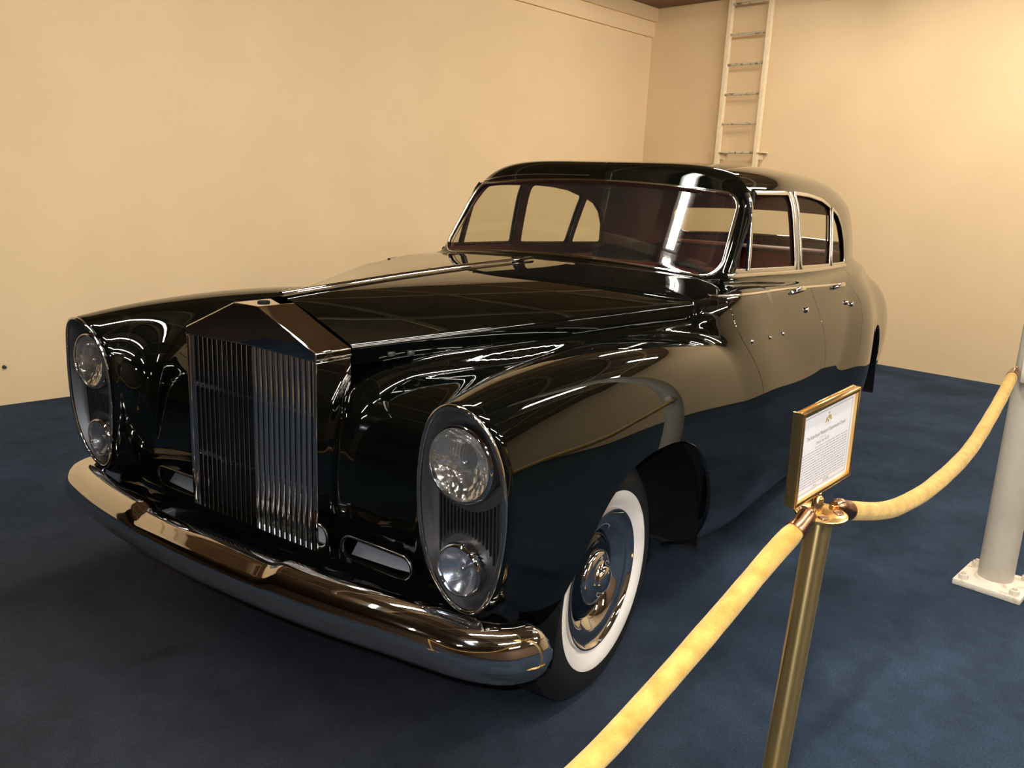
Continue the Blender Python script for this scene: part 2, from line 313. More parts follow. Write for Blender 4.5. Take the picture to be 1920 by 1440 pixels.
# surface nets
def extract(f, lo, hi, h):
    ax = [np.arange(lo[i], hi[i]+h, h) for i in range(3)]; nx, ny, nz_ = map(len, ax)
    Fv = np.empty((nx, ny, nz_), np.float32)
    Y, Z = np.meshgrid(ax[1], ax[2], indexing='ij')
    for s in range(0, nx, 24):
        X = ax[0][s:s+24][:, None, None]; XX = np.broadcast_to(X, (X.shape[0],)+Y.shape)
        Fv[s:s+24] = f(XX, np.broadcast_to(Y, XX.shape), np.broadcast_to(Z, XX.shape))
    S = Fv < 0; cs = np.zeros((nx-1, ny-1, nz_-1), np.int8)
    for i in (0, 1):
        for j in (0, 1):
            for k in (0, 1): cs += S[i:nx-1+i, j:ny-1+j, k:nz_-1+k]
    act = (cs > 0) & (cs < 8); idx = -np.ones(act.shape, np.int64); I = np.argwhere(act); idx[act] = np.arange(len(I))
    acc = np.zeros((len(I), 3)); cnt = np.zeros(len(I)); cor = {}
    for i in (0, 1):
        for j in (0, 1):
            for k in (0, 1): cor[i, j, k] = Fv[I[:, 0]+i, I[:, 1]+j, I[:, 2]+k].astype(float)
    for a in cor:
        for d in range(3):
            if a[d] == 0:
                b_ = tuple(1 if q == d else a[q] for q in range(3)); va, vb = cor[a], cor[b_]; cr = (va < 0) != (vb < 0)
                t = np.where(cr, va/(va-vb+1e-20), 0); p = np.tile(np.array(a, float), (len(I), 1)); p[:, d] += t
                acc[cr] += p[cr]; cnt[cr] += 1
    V = (I+acc/cnt[:, None])*h+np.array(lo); Q = []
    for d in range(3):
        sl0 = [slice(None)]*3; sl1 = [slice(None)]*3; sl0[d] = slice(0, -1); sl1[d] = slice(1, None)
        cr = S[tuple(sl0)] != S[tuple(sl1)]; E_ = np.argwhere(cr); o1, o2 = (d+1) % 3, (d+2) % 3
        ok = (E_[:, o1] > 0) & (E_[:, o2] > 0) & (E_[:, o1] < Fv.shape[o1]-1) & (E_[:, o2] < Fv.shape[o2]-1); E_ = E_[ok]
        ins = S[tuple(E_.T)]
        def c(a, b_): q = E_.copy(); q[:, o1] -= a; q[:, o2] -= b_; return idx[tuple(q.T)]
        q4 = np.stack([c(1, 1), c(0, 1), c(0, 0), c(1, 0)], 1); q4 = np.where(ins[:, None], q4, q4[:, ::-1]); Q.append(q4)
    return V, np.concatenate(Q)
def grad(f, V, e=2e-4):
    G = np.empty_like(V)
    for d in range(3):
        o = np.zeros(3); o[d] = e; A = V+o; B = V-o
        G[:, d] = (f(A[:, 0], A[:, 1], A[:, 2])-f(B[:, 0], B[:, 1], B[:, 2]))/(2*e)
    return G
def project(f, V, it=3):
    for _ in range(it):
        v = f(V[:, 0], V[:, 1], V[:, 2]); G = grad(f, V); V = V-G*np.clip(v/((G**2).sum(1)+1e-9), -0.02, 0.02)[:, None]
    return V
H = 0.0135
Vb, Qb = extract(f_body, (-4.42, -0.0135*0.5, 0.20), (0.70, 1.02, 1.62), H)
def relax(V, Q, n_):
    for _ in range(n_):
        A = np.zeros_like(V); c = np.zeros(len(V))
        for i in range(4):
            for k in ((i+1) % 4, (i+3) % 4):
                np.add.at(A, Q[:, i], V[Q[:, k]]); np.add.at(c, Q[:, i], 1)
        W_ = A/np.maximum(c, 1)[:, None]; edge = (c < 7.5); t = 0.5*(W_-V); t[edge] = 0; V = V+t
    return V
Vb = project(f_body, Vb, 2); Vb = relax(Vb, Qb, 1); Vb = project(f_body, Vb, 3)
Nb = grad(f_body, Vb, 2.5e-3); Nb /= np.linalg.norm(Nb, axis=1)[:, None]
Tb = np.concatenate([Qb[:, [0, 1, 2]], Qb[:, [0, 2, 3]]])
MESH = (Vb, Nb, Tb)
def clip(mesh, g):
    V, N, T = mesh; v = g(V[:, 0], V[:, 1], V[:, 2]); v = np.where(np.abs(v) < 1e-7, 1e-7, v); ins = v < 0; s = ins[T]; c = s.sum(1)
    out = [T[c == 3]]; newV = []; newN = []; cache = {}; base = len(V); extra = []
    def cut(a, b_):
        key = (a, b_) if a < b_ else (b_, a)
        if key not in cache:
            p, q = key; t = v[p]/(v[p]-v[q]); cache[key] = base+len(newV); newV.append(V[p]+(V[q]-V[p])*t); nn = N[p]+(N[q]-N[p])*t; newN.append(nn/np.linalg.norm(nn))
        return cache[key]
    for t in T[(c == 1)]:
        i = [k for k in range(3) if ins[t[k]]][0]; a, b_, d = t[i], t[(i+1) % 3], t[(i+2) % 3]; extra.append((a, cut(a, b_), cut(a, d)))
    for t in T[(c == 2)]:
        i = [k for k in range(3) if not ins[t[k]]][0]; a, b_, d = t[i], t[(i+1) % 3], t[(i+2) % 3]
        p, q = cut(a, b_), cut(a, d); extra.append((p, b_, d)); extra.append((p, d, q))
    if extra: out.append(np.array(extra))
    T2 = np.concatenate(out).astype(int)
    V2 = np.concatenate([V, np.array(newV)]) if newV else V; N2 = np.concatenate([N, np.array(newN)]) if newN else N
    u = np.unique(T2); m_ = -np.ones(len(V2), int); m_[u] = np.arange(len(u)); return V2[u], N2[u], m_[T2]
def split(mesh, g, gap=0.0015): return clip(mesh, lambda x, y, z: g(x, y, z)+gap), clip(mesh, lambda x, y, z: -g(x, y, z)+gap)
def edge_lip(mesh, depth):
    V, N, T = mesh; E_ = np.concatenate([T[:, [0, 1]], T[:, [1, 2]], T[:, [2, 0]]]); key = {}
    for a, b_ in E_: key[(a, b_)] = 1
    be = [(a, b_) for (a, b_) in key if (b_, a) not in key and not (abs(V[a][1]) < 2e-3 and abs(V[b_][1]) < 2e-3)]
    mp = {}; nV = []; nN = []
    nt_ = []
    for a, b_ in be:
        for q in (a, b_):
            if q not in mp: mp[q] = len(V)+len(nV); nV += [V[q], V[q]-N[q]*depth]; nN += [N[q], N[q]]
        A0, A1, B0, B1 = mp[a], mp[a]+1, mp[b_], mp[b_]+1; nt_ += [(A0, B1, B0), (A0, A1, B1)]
    if not nV: return mesh
    return np.concatenate([V, nV]), np.concatenate([N, nN]), np.concatenate([T, np.array(nt_)])
def mirror(mesh):
    V, N, T = mesh; return V*[1, -1, 1], N*[1, -1, 1], T[:, ::-1]
def both(mesh):
    a, b_ = mesh, mirror(mesh); return np.concatenate([a[0], b_[0]]), np.concatenate([a[1], b_[1]]), np.concatenate([a[2], b_[2]+len(a[0])])
def offset(mesh, d, flip=False):
    V, N, T = mesh; return (V+N*d, -N if flip else N, T[:, ::-1] if flip else T)
def mesh_obj(name, mesh, mat, parent):
    V, N, T = mesh
    me = bpy.data.meshes.new(name); me.vertices.add(len(V)); me.vertices.foreach_set('co', V.astype(np.float32).ravel())
    me.loops.add(len(T)*3); me.loops.foreach_set('vertex_index', T.astype(np.int32).ravel())
    me.polygons.add(len(T)); me.polygons.foreach_set('loop_start', np.arange(0, len(T)*3, 3, dtype=np.int32))
    me.update(calc_edges=True); me.validate()
    me.polygons.foreach_set('use_smooth', [True]*len(me.polygons))
    if len(me.vertices) == len(N): me.normals_split_custom_set_from_vertices(N.tolist())
    me.materials.append(M[mat]); return link(bpy.data.objects.new(name, me), parent)
# 2D window shapes
def poly_sd(px, pz, pts, r):
    pts = np.array(pts, float); n_ = len(pts); d = np.full(np.shape(px), 1e9); ins = np.zeros(np.shape(px), bool)
    for i in range(n_):
        a, b_ = pts[i], pts[(i+1) % n_]; e = b_-a; wx, wz = px-a[0], pz-a[1]
        t = np.clip((wx*e[0]+wz*e[1])/(e@e), 0, 1); d = np.minimum(d, np.hypot(wx-e[0]*t, wz-e[1]*t))
        cnd = (a[1] > pz) != (b_[1] > pz); xi = (b_[0]-a[0])*(pz-a[1])/(b_[1]-a[1]+1e-12)+a[0]; ins ^= cnd & (px < xi)
    return np.where(ins, -d, d)-r
def inset_poly(pts, r):
    pts = np.array(pts, float); n_ = len(pts); out = []
    ar = 0.5*np.sum(pts[:, 0]*np.roll(pts[:, 1], -1)-np.roll(pts[:, 0], -1)*pts[:, 1]); s = 1 if ar > 0 else -1
    for i in range(n_):
        p0, p1, p2 = pts[i-1], pts[i], pts[(i+1) % n_]; e1 = p1-p0; e2 = p2-p1; e1 /= np.linalg.norm(e1); e2 /= np.linalg.norm(e2)
        n1 = np.array([-e1[1], e1[0]])*s; n2 = np.array([-e2[1], e2[0]])*s; bis = n1+n2; bis /= (bis@n1); out.append(p1+bis*r)
    return out
def outline(pts, r, step=0.012):
    """rounded outline of the inset polygon grown by r, as a dense loop"""
    ip = np.array(inset_poly(pts, r)); n_ = len(ip); out = []
    ar = 0.5*np.sum(ip[:, 0]*np.roll(ip[:, 1], -1)-np.roll(ip[:, 0], -1)*ip[:, 1]); s = 1 if ar > 0 else -1
    for i in range(n_):
        p0, p1, p2 = ip[i-1], ip[i], ip[(i+1) % n_]; e1 = p1-p0; e2 = p2-p1
        a1 = math.atan2(-e1[0]*s, e1[1]*s)+0; a1 = math.atan2(-s*e1[0], s*e1[1])
        n1 = np.array([e1[1], -e1[0]])*s; n2 = np.array([e2[1], -e2[0]])*s
        t1, t2 = math.atan2(n1[1], n1[0]), math.atan2(n2[1], n2[0])
        while t2-t1 > PI: t2 -= 2*PI
        while t2-t1 < -PI: t2 += 2*PI
        k = max(2, int(abs(t2-t1)*r/step)+2)
        for t in np.linspace(t1, t2, k): out.append(p1+r*np.array([math.cos(t), math.sin(t)]))
        L_ = np.linalg.norm(p2-p1); q0 = out[-1]; q1 = p2+r*n2/np.linalg.norm(n2); k = max(1, int(L_/step))
        for j in range(1, k): out.append(q0+(q1-q0)*j/k)
    return np.array(out)
R_SIDE = 0.022
WIN = {'front': [(-1.060, 1.150), (-1.655, 1.140), (-1.655, 1.447), (-1.31, 1.440)],
       'rear': [(-1.725, 1.138), (-2.200, 1.126), (-2.275, 1.398), (-2.12, 1.428), (-1.92, 1.444), (-1.725, 1.449)],
       'quarter': [(-2.240, 1.125), (-2.575, 1.118), (-2.555, 1.23), (-2.50, 1.31), (-2.42, 1.362), (-2.313, 1.392)]}
def g_win(k):
    ip = inset_poly(WIN[k], R_SIDE); return lambda x, y, z: np.maximum(poly_sd(x, z, ip, R_SIDE), 0.45-y)
WSP = [(-0.656, 1.158), (0.656, 1.158), (0.628, 1.462), (-0.628, 1.462)]
def ws_t(y, z): return z+0.034*(y/0.64)**2
def g_ws(x, y, z):
    ip = inset_poly(WSP, 0.065); return np.maximum(poly_sd(y, ws_t(y, z), ip, 0.065), xscr(y, z)-0.06-x)
RWP = [(-0.56, 1.20), (0.56, 1.20), (0.52, 1.375), (-0.52, 1.375)]
def g_rw(x, y, z): return np.maximum(poly_sd(y, z+0.06*y*y, inset_poly(RWP, 0.07), 0.07), x+2.9)
def march(f, P0, D, L0=0.0, L1=1.2, n_=160):
    """first entry into the solid along D, vectorised"""
    P0 = np.asarray(P0, float); D = np.asarray(D, float); t = np.linspace(L0, L1, n_); lo = np.full(len(P0), np.nan); prev = None
    for q in t:
        X = P0+D*q; v = f(X[:, 0], X[:, 1], X[:, 2]); hit = (v < 0) & np.isnan(lo); lo[hit] = q
    lo = np.where(np.isnan(lo), L1, lo); a = lo-(t[1]-t[0]); b_ = lo.copy()
    for _ in range(22):
        m_ = (a+b_)/2; X = P0+D*m_[:, None]; v = f(X[:, 0], X[:, 1], X[:, 2]); a = np.where(v > 0, m_, a); b_ = np.where(v > 0, b_, m_)
    X = P0+D*b_[:, None]; G = grad(f, X); return X, G/np.linalg.norm(G, axis=1)[:, None]
def side_pts(xz, f=f_body):
    xz = np.asarray(xz, float); P0 = np.stack([xz[:, 0], np.full(len(xz), 1.15), xz[:, 1]], 1); return march(f, P0, np.tile([0, -1.0, 0], (len(xz), 1)))
def front_pts(yz, x0=0.9, f=f_body):
    yz = np.asarray(yz, float); P0 = np.stack([np.full(len(yz), x0), yz[:, 0], yz[:, 1]], 1); return march(f, P0, np.tile([-1.0, 0, 0], (len(yz), 1)), 0, 2.4, 300)

car = empty('saloon_car'); tag(car, 'black vintage saloon car with tall chrome radiator grille parked on blue carpet', 'car')
# --- split the shell
ARCH_F = lambda x, y, z: np.maximum((np.abs((x+0.065)/0.445)**2.5+np.abs((np.maximum(z, 0.0)-0.16)/0.592)**2.5)**(1/2.5)-1, 0.60-y)
ARCH_R = lambda x, y, z: np.maximum((np.abs((x+3.02)/0.43)**2.5+np.abs((np.maximum(z, 0.0)-0.16)/0.60)**2.5)**(1/2.5)-1, 0.50-y)
mesh = clip(MESH, lambda x, y, z: -y)           # left half
mesh = clip(mesh, lambda x, y, z: 0.262-z)
g_up = lambda x, y, z: np.maximum(np.interp(x, [-2.6, -2.32, -1.4, -0.735, -0.58], [1.115, 1.042, 1.077, 1.095, 1.040])-z, x+0.585)
upper, lower = split(mesh, g_up, 0.0008)
xfd = spline([(0.1, -.80), (0.34, -.80), (0.48, -.855), (0.66, -.872), (0.82, -.84), (0.954, -.775), (1.05, -.765), (1.2, -.77)])
xrd = spline([(0.1, -2.04), (0.3, -2.08), (0.66, -2.17), (0.9, -2.33), (1.0, -2.36), (1.06, -2.30), (1.15, -2.22)])
wing, rest = split(lower, lambda x, y, z: xfd(z)-x)
fdoor, rest = split(rest, lambda x, y, z: -1.692-x)
rdoor, rwing = split(rest, lambda x, y, z: xrd(z)-x)
# openings
SLOT_C, SLOT_L, SLOT_R = (0.412, 0.487), 0.088, 0.033
g_slot = lambda x, y, z: np.maximum(np.hypot(np.maximum(np.abs(y-SLOT_C[0])-SLOT_L, 0), z-SLOT_C[1])-SLOT_R, 0.35-x)
PODC = (0.745, 0.7285)
g_pod = lambda x, y, z: np.maximum(sup(0.745+(y-0.745)/egg(0.6, z), z, 0.745, (wzt(0.6)+wzb(0.6))/2, wa_(0.6)-0.014, (wzt(0.6)-wzb(0.6))/2-0.014, 2.12), xpod(z)-0.05-x)
_, wing = split(wing, g_slot, 0.0); _, wing = split(wing, g_pod, 0.0); _, wing = split(wing, ARCH_F, 0.0)
_, rwing = split(rwing, ARCH_R, 0.0)
glass = {}
for k in WIN:
    glass[k], upper = split(upper, g_win(k), 0.0)
glass['ws'], upper = split(upper, g_ws, 0.0); glass['rw'], upper = split(upper, g_rw, 0.0)
for side in (1, -1):
    fx = (lambda m_: m_) if side == 1 else mirror
    mesh_obj('front_wing', fx(edge_lip(wing, 0.012)), 'paint', car)
    fd = mesh_obj('front_door', fx(edge_lip(fdoor, 0.012)), 'paint', car)
    rd_ = mesh_obj('rear_door', fx(edge_lip(rdoor, 0.012)), 'paint', car)
    mesh_obj('rear_wing', fx(edge_lip(rwing, 0.012)), 'paint', car)
    for k in ('front', 'rear', 'quarter'):
        mesh_obj('side_window', fx(offset(glass[k], -0.008)), 'glass', car)
    # chrome window frames
    for k in ('front', 'rear', 'quarter'):
        o = outline(WIN[k], R_SIDE); P, Nn = side_pts(o, f_green); P = P*[1, side, 1]; Nn = Nn*[1, side, 1]
        if k == 'front':
            a_, b_ = np.array(WIN[k][0]), np.array(WIN[k][3]); e_ = b_-a_; dl = np.abs((o[:, 0]-a_[0])*e_[1]-(o[:, 1]-a_[1])*e_[0])/np.linalg.norm(e_); keep = dl > 0.012
            i0 = int(np.argmax(keep & ~np.roll(keep, 1))); idx_ = np.roll(np.arange(len(o)), -i0); kk = keep[idx_]
            sweep('window_seal', (P+Nn*0.001)[idx_[~kk]], flat(0.005, 0.005), 'dark', car, False, Nn[idx_[~kk]])
            P, Nn = P[idx_[kk]], Nn[idx_[kk]]; sweep('window_frame', P+Nn*0.001, flat(0.0105, 0.0035), 'satin', car, False, Nn)
        else: sweep('window_frame', P+Nn*0.001, flat(0.0100, 0.0035), 'satin', car, True, Nn)
    # quarter light bar, sill strip, waist strip
    for (a, b_) in [((-1.195, 1.150), (-1.262, 1.436))]:
        tt = np.linspace(0, 1, 12)[:, None]; o = np.array(a)*(1-tt)+np.array(b_)*tt; P, Nn = side_pts(o, f_green); P = P*[1, side, 1]; Nn = Nn*[1, side, 1]
        tp_ = np.linspace(0, 1, 12); o2 = np.stack([np.full(12, -1.690), 1.128+tp_*0.325], 1); P2, N2 = side_pts(o2, f_green); P2 = P2*[1, side, 1]; N2 = N2*[1, side, 1]
        sweep('pillar_strip', P2, flat(0.014, 0.003), 'satin', car, False, N2)
        sweep('quarter_light_bar', P, flat(0.011, 0.007), 'chrome', car, False, Nn)
        sweep('quarter_light_seal', P+np.array([0.019, 0, 0]), flat(0.004, 0.006), 'dark', car, False, Nn)
    o = np.stack([np.linspace(-1.035, -2.60, 60), np.interp(np.linspace(-1.035, -2.60, 60), [-2.6, -1.04], [1.108, 1.136])], 1); P, Nn = side_pts(o); P = P*[1, side, 1]; Nn = Nn*[1, side, 1]
    sweep('sill_strip', P, flat(0.009, 0.006), 'chrome', car, False, Nn)
    xs_ = np.linspace(-0.735, -2.25, 60); o = np.stack([xs_, np.interp(xs_, [-2.3, -1.4, -0.735], [1.040, 1.076, 1.094])], 1); P, Nn = side_pts(o); P = P*[1, side, 1]; Nn = Nn*[1, side, 1]
    sweep('waist_strip', P, flat(0.006, 0.004), 'chrome', car, False, Nn)
    # door handles and locks
    for hx, hz, lx, lz in ((-1.50, 1.060, -1.535, 0.985), (-2.10, 1.040, -2.16, 0.965)):
        xs_ = np.linspace(hx+0.07, hx-0.075, 12); P, Nn = side_pts(np.stack([xs_, np.full(12, hz)], 1)); P = P*[1, side, 1]; Nn = Nn*[1, side, 1]
        bow = np.sin(np.linspace(0, PI, 12))[:, None]**0.5*0.026
        sweep('door_handle', P+Nn*bow, flat(0.011, 0.006), 'chrome', car, False, Nn, scale=0.7+0.3*np.sin(np.linspace(0, PI, 12)))
        P, Nn = side_pts([(lx, lz)]); q = P[0]*[1, side, 1]
        lathe('door_lock', [(0, 0.012), (0.008, 0.011), (0.011, 0.006), (0.012, 0.0)], 'chrome', car, 28, 'y', q).scale = (1, side, 1)
    P, Nn = side_pts([(-2.235, 0.952)]); lathe('door_lock', [(0, 0.012), (0.008, 0.011), (0.011, 0.006), (0.012, 0.0)], 'chrome', car, 16, 'y', P[0]*[1, side, 1]).scale = (1, side, 1)
mesh_obj('cabin_shell', both(edge_lip(upper, 0.01)), 'paint', car)
lin = clip(upper, lambda x, y, z: x+1.0)
lin = clip(lin, lambda x, y, z: 1.09-z)
lining = mesh_obj('cabin_lining', both(offset(lin, -0.022, True)), 'lining', car)
mesh_obj('windscreen', both(offset(glass['ws'], -0.008)), 'screen', car)
mesh_obj('rear_window', both(offset(glass['rw'], -0.008)), 'glass', car)
o = outline(WSP, 0.065, 0.015); yz = np.stack([o[:, 0], o[:, 1]-0.034*(o[:, 0]/0.64)**2], 1); P, Nn = front_pts(yz, 0.0, f_green)
sweep('windscreen_frame', P+Nn*0.001, flat(0.0066, 0.0055), 'chrome', car, True, Nn)
o = outline(RWP, 0.07, 0.02); yz = np.stack([o[:, 0], o[:, 1]-0.06*o[:, 0]**2], 1)
P0 = np.stack([np.full(len(yz), -4.2), yz[:, 0], yz[:, 1]], 1); P, Nn = march(f_green, P0, np.tile([1.0, 0, 0], (len(yz), 1)), 0, 1.5, 200)
sweep('rear_window_frame', P, flat(0.008, 0.006), 'chrome', car, True, Nn)
# roof drip strip over the far half of the screen
yy = np.linspace(-0.60, -0.03, 30); zz = 1.487-0.036*(yy/0.6)**4-0.004; P, Nn = front_pts(np.stack([yy, zz], 1), 0.0, f_green); sweep('header_strip', P, flat(0.004, 0.003), 'chrome', car, False, Nn)

# --- bonnet
def bon_z(x, s):
    ye = yh(x); ze = ze_(x); zc = Zc(x)+0.008; p = np.interp(x, [-0.9, 0.0, 0.46], [2.2, 1.7, 1.22])
    c = np.abs(s); return ze+(zc-ze)*(1-c**p)
nx, ns = 70, 61; V = []; Fc = []
sprof = []
for j in range(ns): sprof.append(('t', -1+2*j/(ns-1)))
for i in range(nx):
    u = i/(nx-1); row = []
    for j in range(-5, ns+5):
        s = -1+2*min(max(j, 0), ns-1)/(ns-1); xr_ = -0.757+0.29*(abs(s)*0.74)**2; x = 0.4575+(xr_-0.4575)*u
        ye = yh(x); y = s*(ye-0.009); z = float(bon_z(x, s))
        if j < 0 or j >= ns:
            k = (-j if j < 0 else j-ns+1); a = k*PI/8 if k <= 4 else PI/2; sg = -1 if j < 0 else 1
            y = sg*(ye-0.009+0.009*math.sin(a)); z = z-0.012*(1-math.cos(a))
            if k == 5: z -= 0.040
        V.append((x, y, z))
    
nr = ns+10
for i in range(nx-1):
    for j in range(nr-1): a = i*nr+j; Fc.append((a, a+1, a+nr+1, a+nr))
# rear edge returned downwards
e0 = (nx-1)*nr; b0 = len(V)
for j in range(nr): x, y, z = V[e0+j]; V.append((x+0.001, y, z-0.02))
for j in range(nr-1): Fc.append((e0+j, e0+j+1, b0+j+1, b0+j))
bm = bmesh.new(); vv = [bm.verts.new(v) for v in V]
for f in Fc: bm.faces.new([vv[i] for i in f])
bonnet = bmo('bonnet', bm, 'paint', car, True, 1.0)
xs_ = np.linspace(0.462, -0.750, 40); P = np.stack([xs_, 0*xs_, Zc(xs_)+0.015], 1)
sweep('bonnet_strip', P, [(-0.011, -0.004), (0.011, -0.004), (0.010, 0.001), (0.004, 0.006), (-0.004, 0.006), (-0.010, 0.001)], 'chrome', car)
# engine things glimpsed in the gap
for gx, gy, ln in ((0.36, 0.285, 0.03), (0.31, 0.30, 0.03), (-0.02, 0.375, 0.04), (-0.14, 0.41, 0.05), (-0.32, 0.46, 0.07), (-0.5, 0.515, 0.05)):
    for sd in (1, -1): box('engine_bracket', (gx, sd*(yh(gx)+0.002), 0.978), (ln, 0.012, 0.012), 'iron', car, Matrix.Rotation(0.3*sd, 3, 'Z'), 0.003)

# --- radiator shell and vanes
XF, XB, GW, ZB, ZS, ZP = 0.578, 0.458, 0.264, 0.395, 1.001, 1.092
bm = bmesh.new()
def prism(bm, pts, x0, x1):
    A = [bm.verts.new((x0, p[0], p[1])) for p in pts]; B = [bm.verts.new((x1, p[0], p[1])) for p in pts]; n_ = len(pts)
    bm.faces.new(A); bm.faces.new(B[::-1])
    for i in range(n_): bm.faces.new((A[i], A[(i+1) % n_], B[(i+1) % n_], B[i]))
FL = 0.050
prism(bm, [(-GW, 0.978), (0, 0.984), (GW, 0.978), (GW, ZS), (FL, ZP), (-FL, ZP), (-GW, ZS)], XB, XF)
for sd in (1, -1): prism(bm, [(sd*(GW-0.013), ZB), (sd*GW, ZB), (sd*GW, 0.978), (sd*(GW-0.013), 0.978)], XB, XF)
prism(bm, [(-GW+0.013, ZB), (GW-0.013, ZB), (GW-0.013, ZB+0.012), (-GW+0.013, ZB+0.012)], XB, XF)
bmesh.ops.recalc_face_normals(bm, faces=bm.faces)
shell = bmo('radiator_shell', bm, 'chrome', car, True, 0.3)
bv = shell.modifiers.new('bevel', 'BEVEL'); bv.width = 0.0035; bv.segments = 3; bv.limit_method = 'ANGLE'; bv.angle_limit = 0.3
for sd in (1, -1): box('shell_joint', (0.518, sd*(GW+0.0005), ZS-0.020), (0.118, 0.003, 0.008), 'chrome', shell, None, 0.001)
lathe('mascot_socket', [(0, 0.0), (0.013, 0.001), (0.0135, 0.0035), (0.016, 0.0035), (0.0165, 0)], 'dark', shell, 24, 'z', (0.519, 0, ZP+0.0005))
NV = 12
for k in range(2*NV):
    y = -GW+0.013+(k+0.5)*(2*GW-0.026)/(2*NV); sgn = 1 if y > 0 else -1
    # blades splay outwards to the rear: thin edge on one half, broad face on the other
    a = 0.95
    dx, dy = -math.cos(a), sgn*math.sin(a); L_ = 0.0108; th = 0.0013
    bm = bmesh.new(); nxn, nyn = -dy, dx; pr = []
    for s_, t_ in ((0.0, 0.8), (0.2, 1.5), (0.45, 1.9), (0.7, 1.6), (0.92, 0.9), (1.0, 0.0), (0.92, -0.9), (0.7, -1.6), (0.45, -1.9), (0.2, -1.5), (0.0, -0.8), (-0.08, 0.0)):
        pr.append((XF-0.010+dx*L_*s_+nxn*th*t_, y+dy*L_*s_+nyn*th*t_))
    A = [bm.verts.new((p[0], p[1], ZB+0.010)) for p in pr]; B = [bm.verts.new((p[0], p[1], 0.981)) for p in pr]
    bm.faces.new(A[::-1]); bm.faces.new(B)
    for i in range(len(pr)): j = (i+1) % len(pr); bm.faces.new((A[i], A[j], B[j], B[i]))
    bmo('radiator_vane', bm, 'vane', shell, True, 0.5)
for zc_ in (0.825, 0.62): box('vane_crossbar', (XF-0.050, 0, zc_), (0.012, 2*GW-0.03, 0.012), 'chrome_dull', shell, None, 0.002)
box('radiator_core', (XF-0.09, 0, 0.69), (0.02, 2*GW-0.03, 0.58), 'dark', shell)
yy = np.linspace(-0.80, 0.80, 60); P = np.array([(float(np.interp(abs(q), [0, .3, .5, .7, .82], [.60, .60, .585, .545, .47])), q, 0.415) for q in yy])
sweep('lower_valance', P, [(-0.05, -0.07), (0.0, -0.07), (0.012, 0.0), (-0.008, 0.075), (-0.05, 0.075)][::1], 'paint', car)

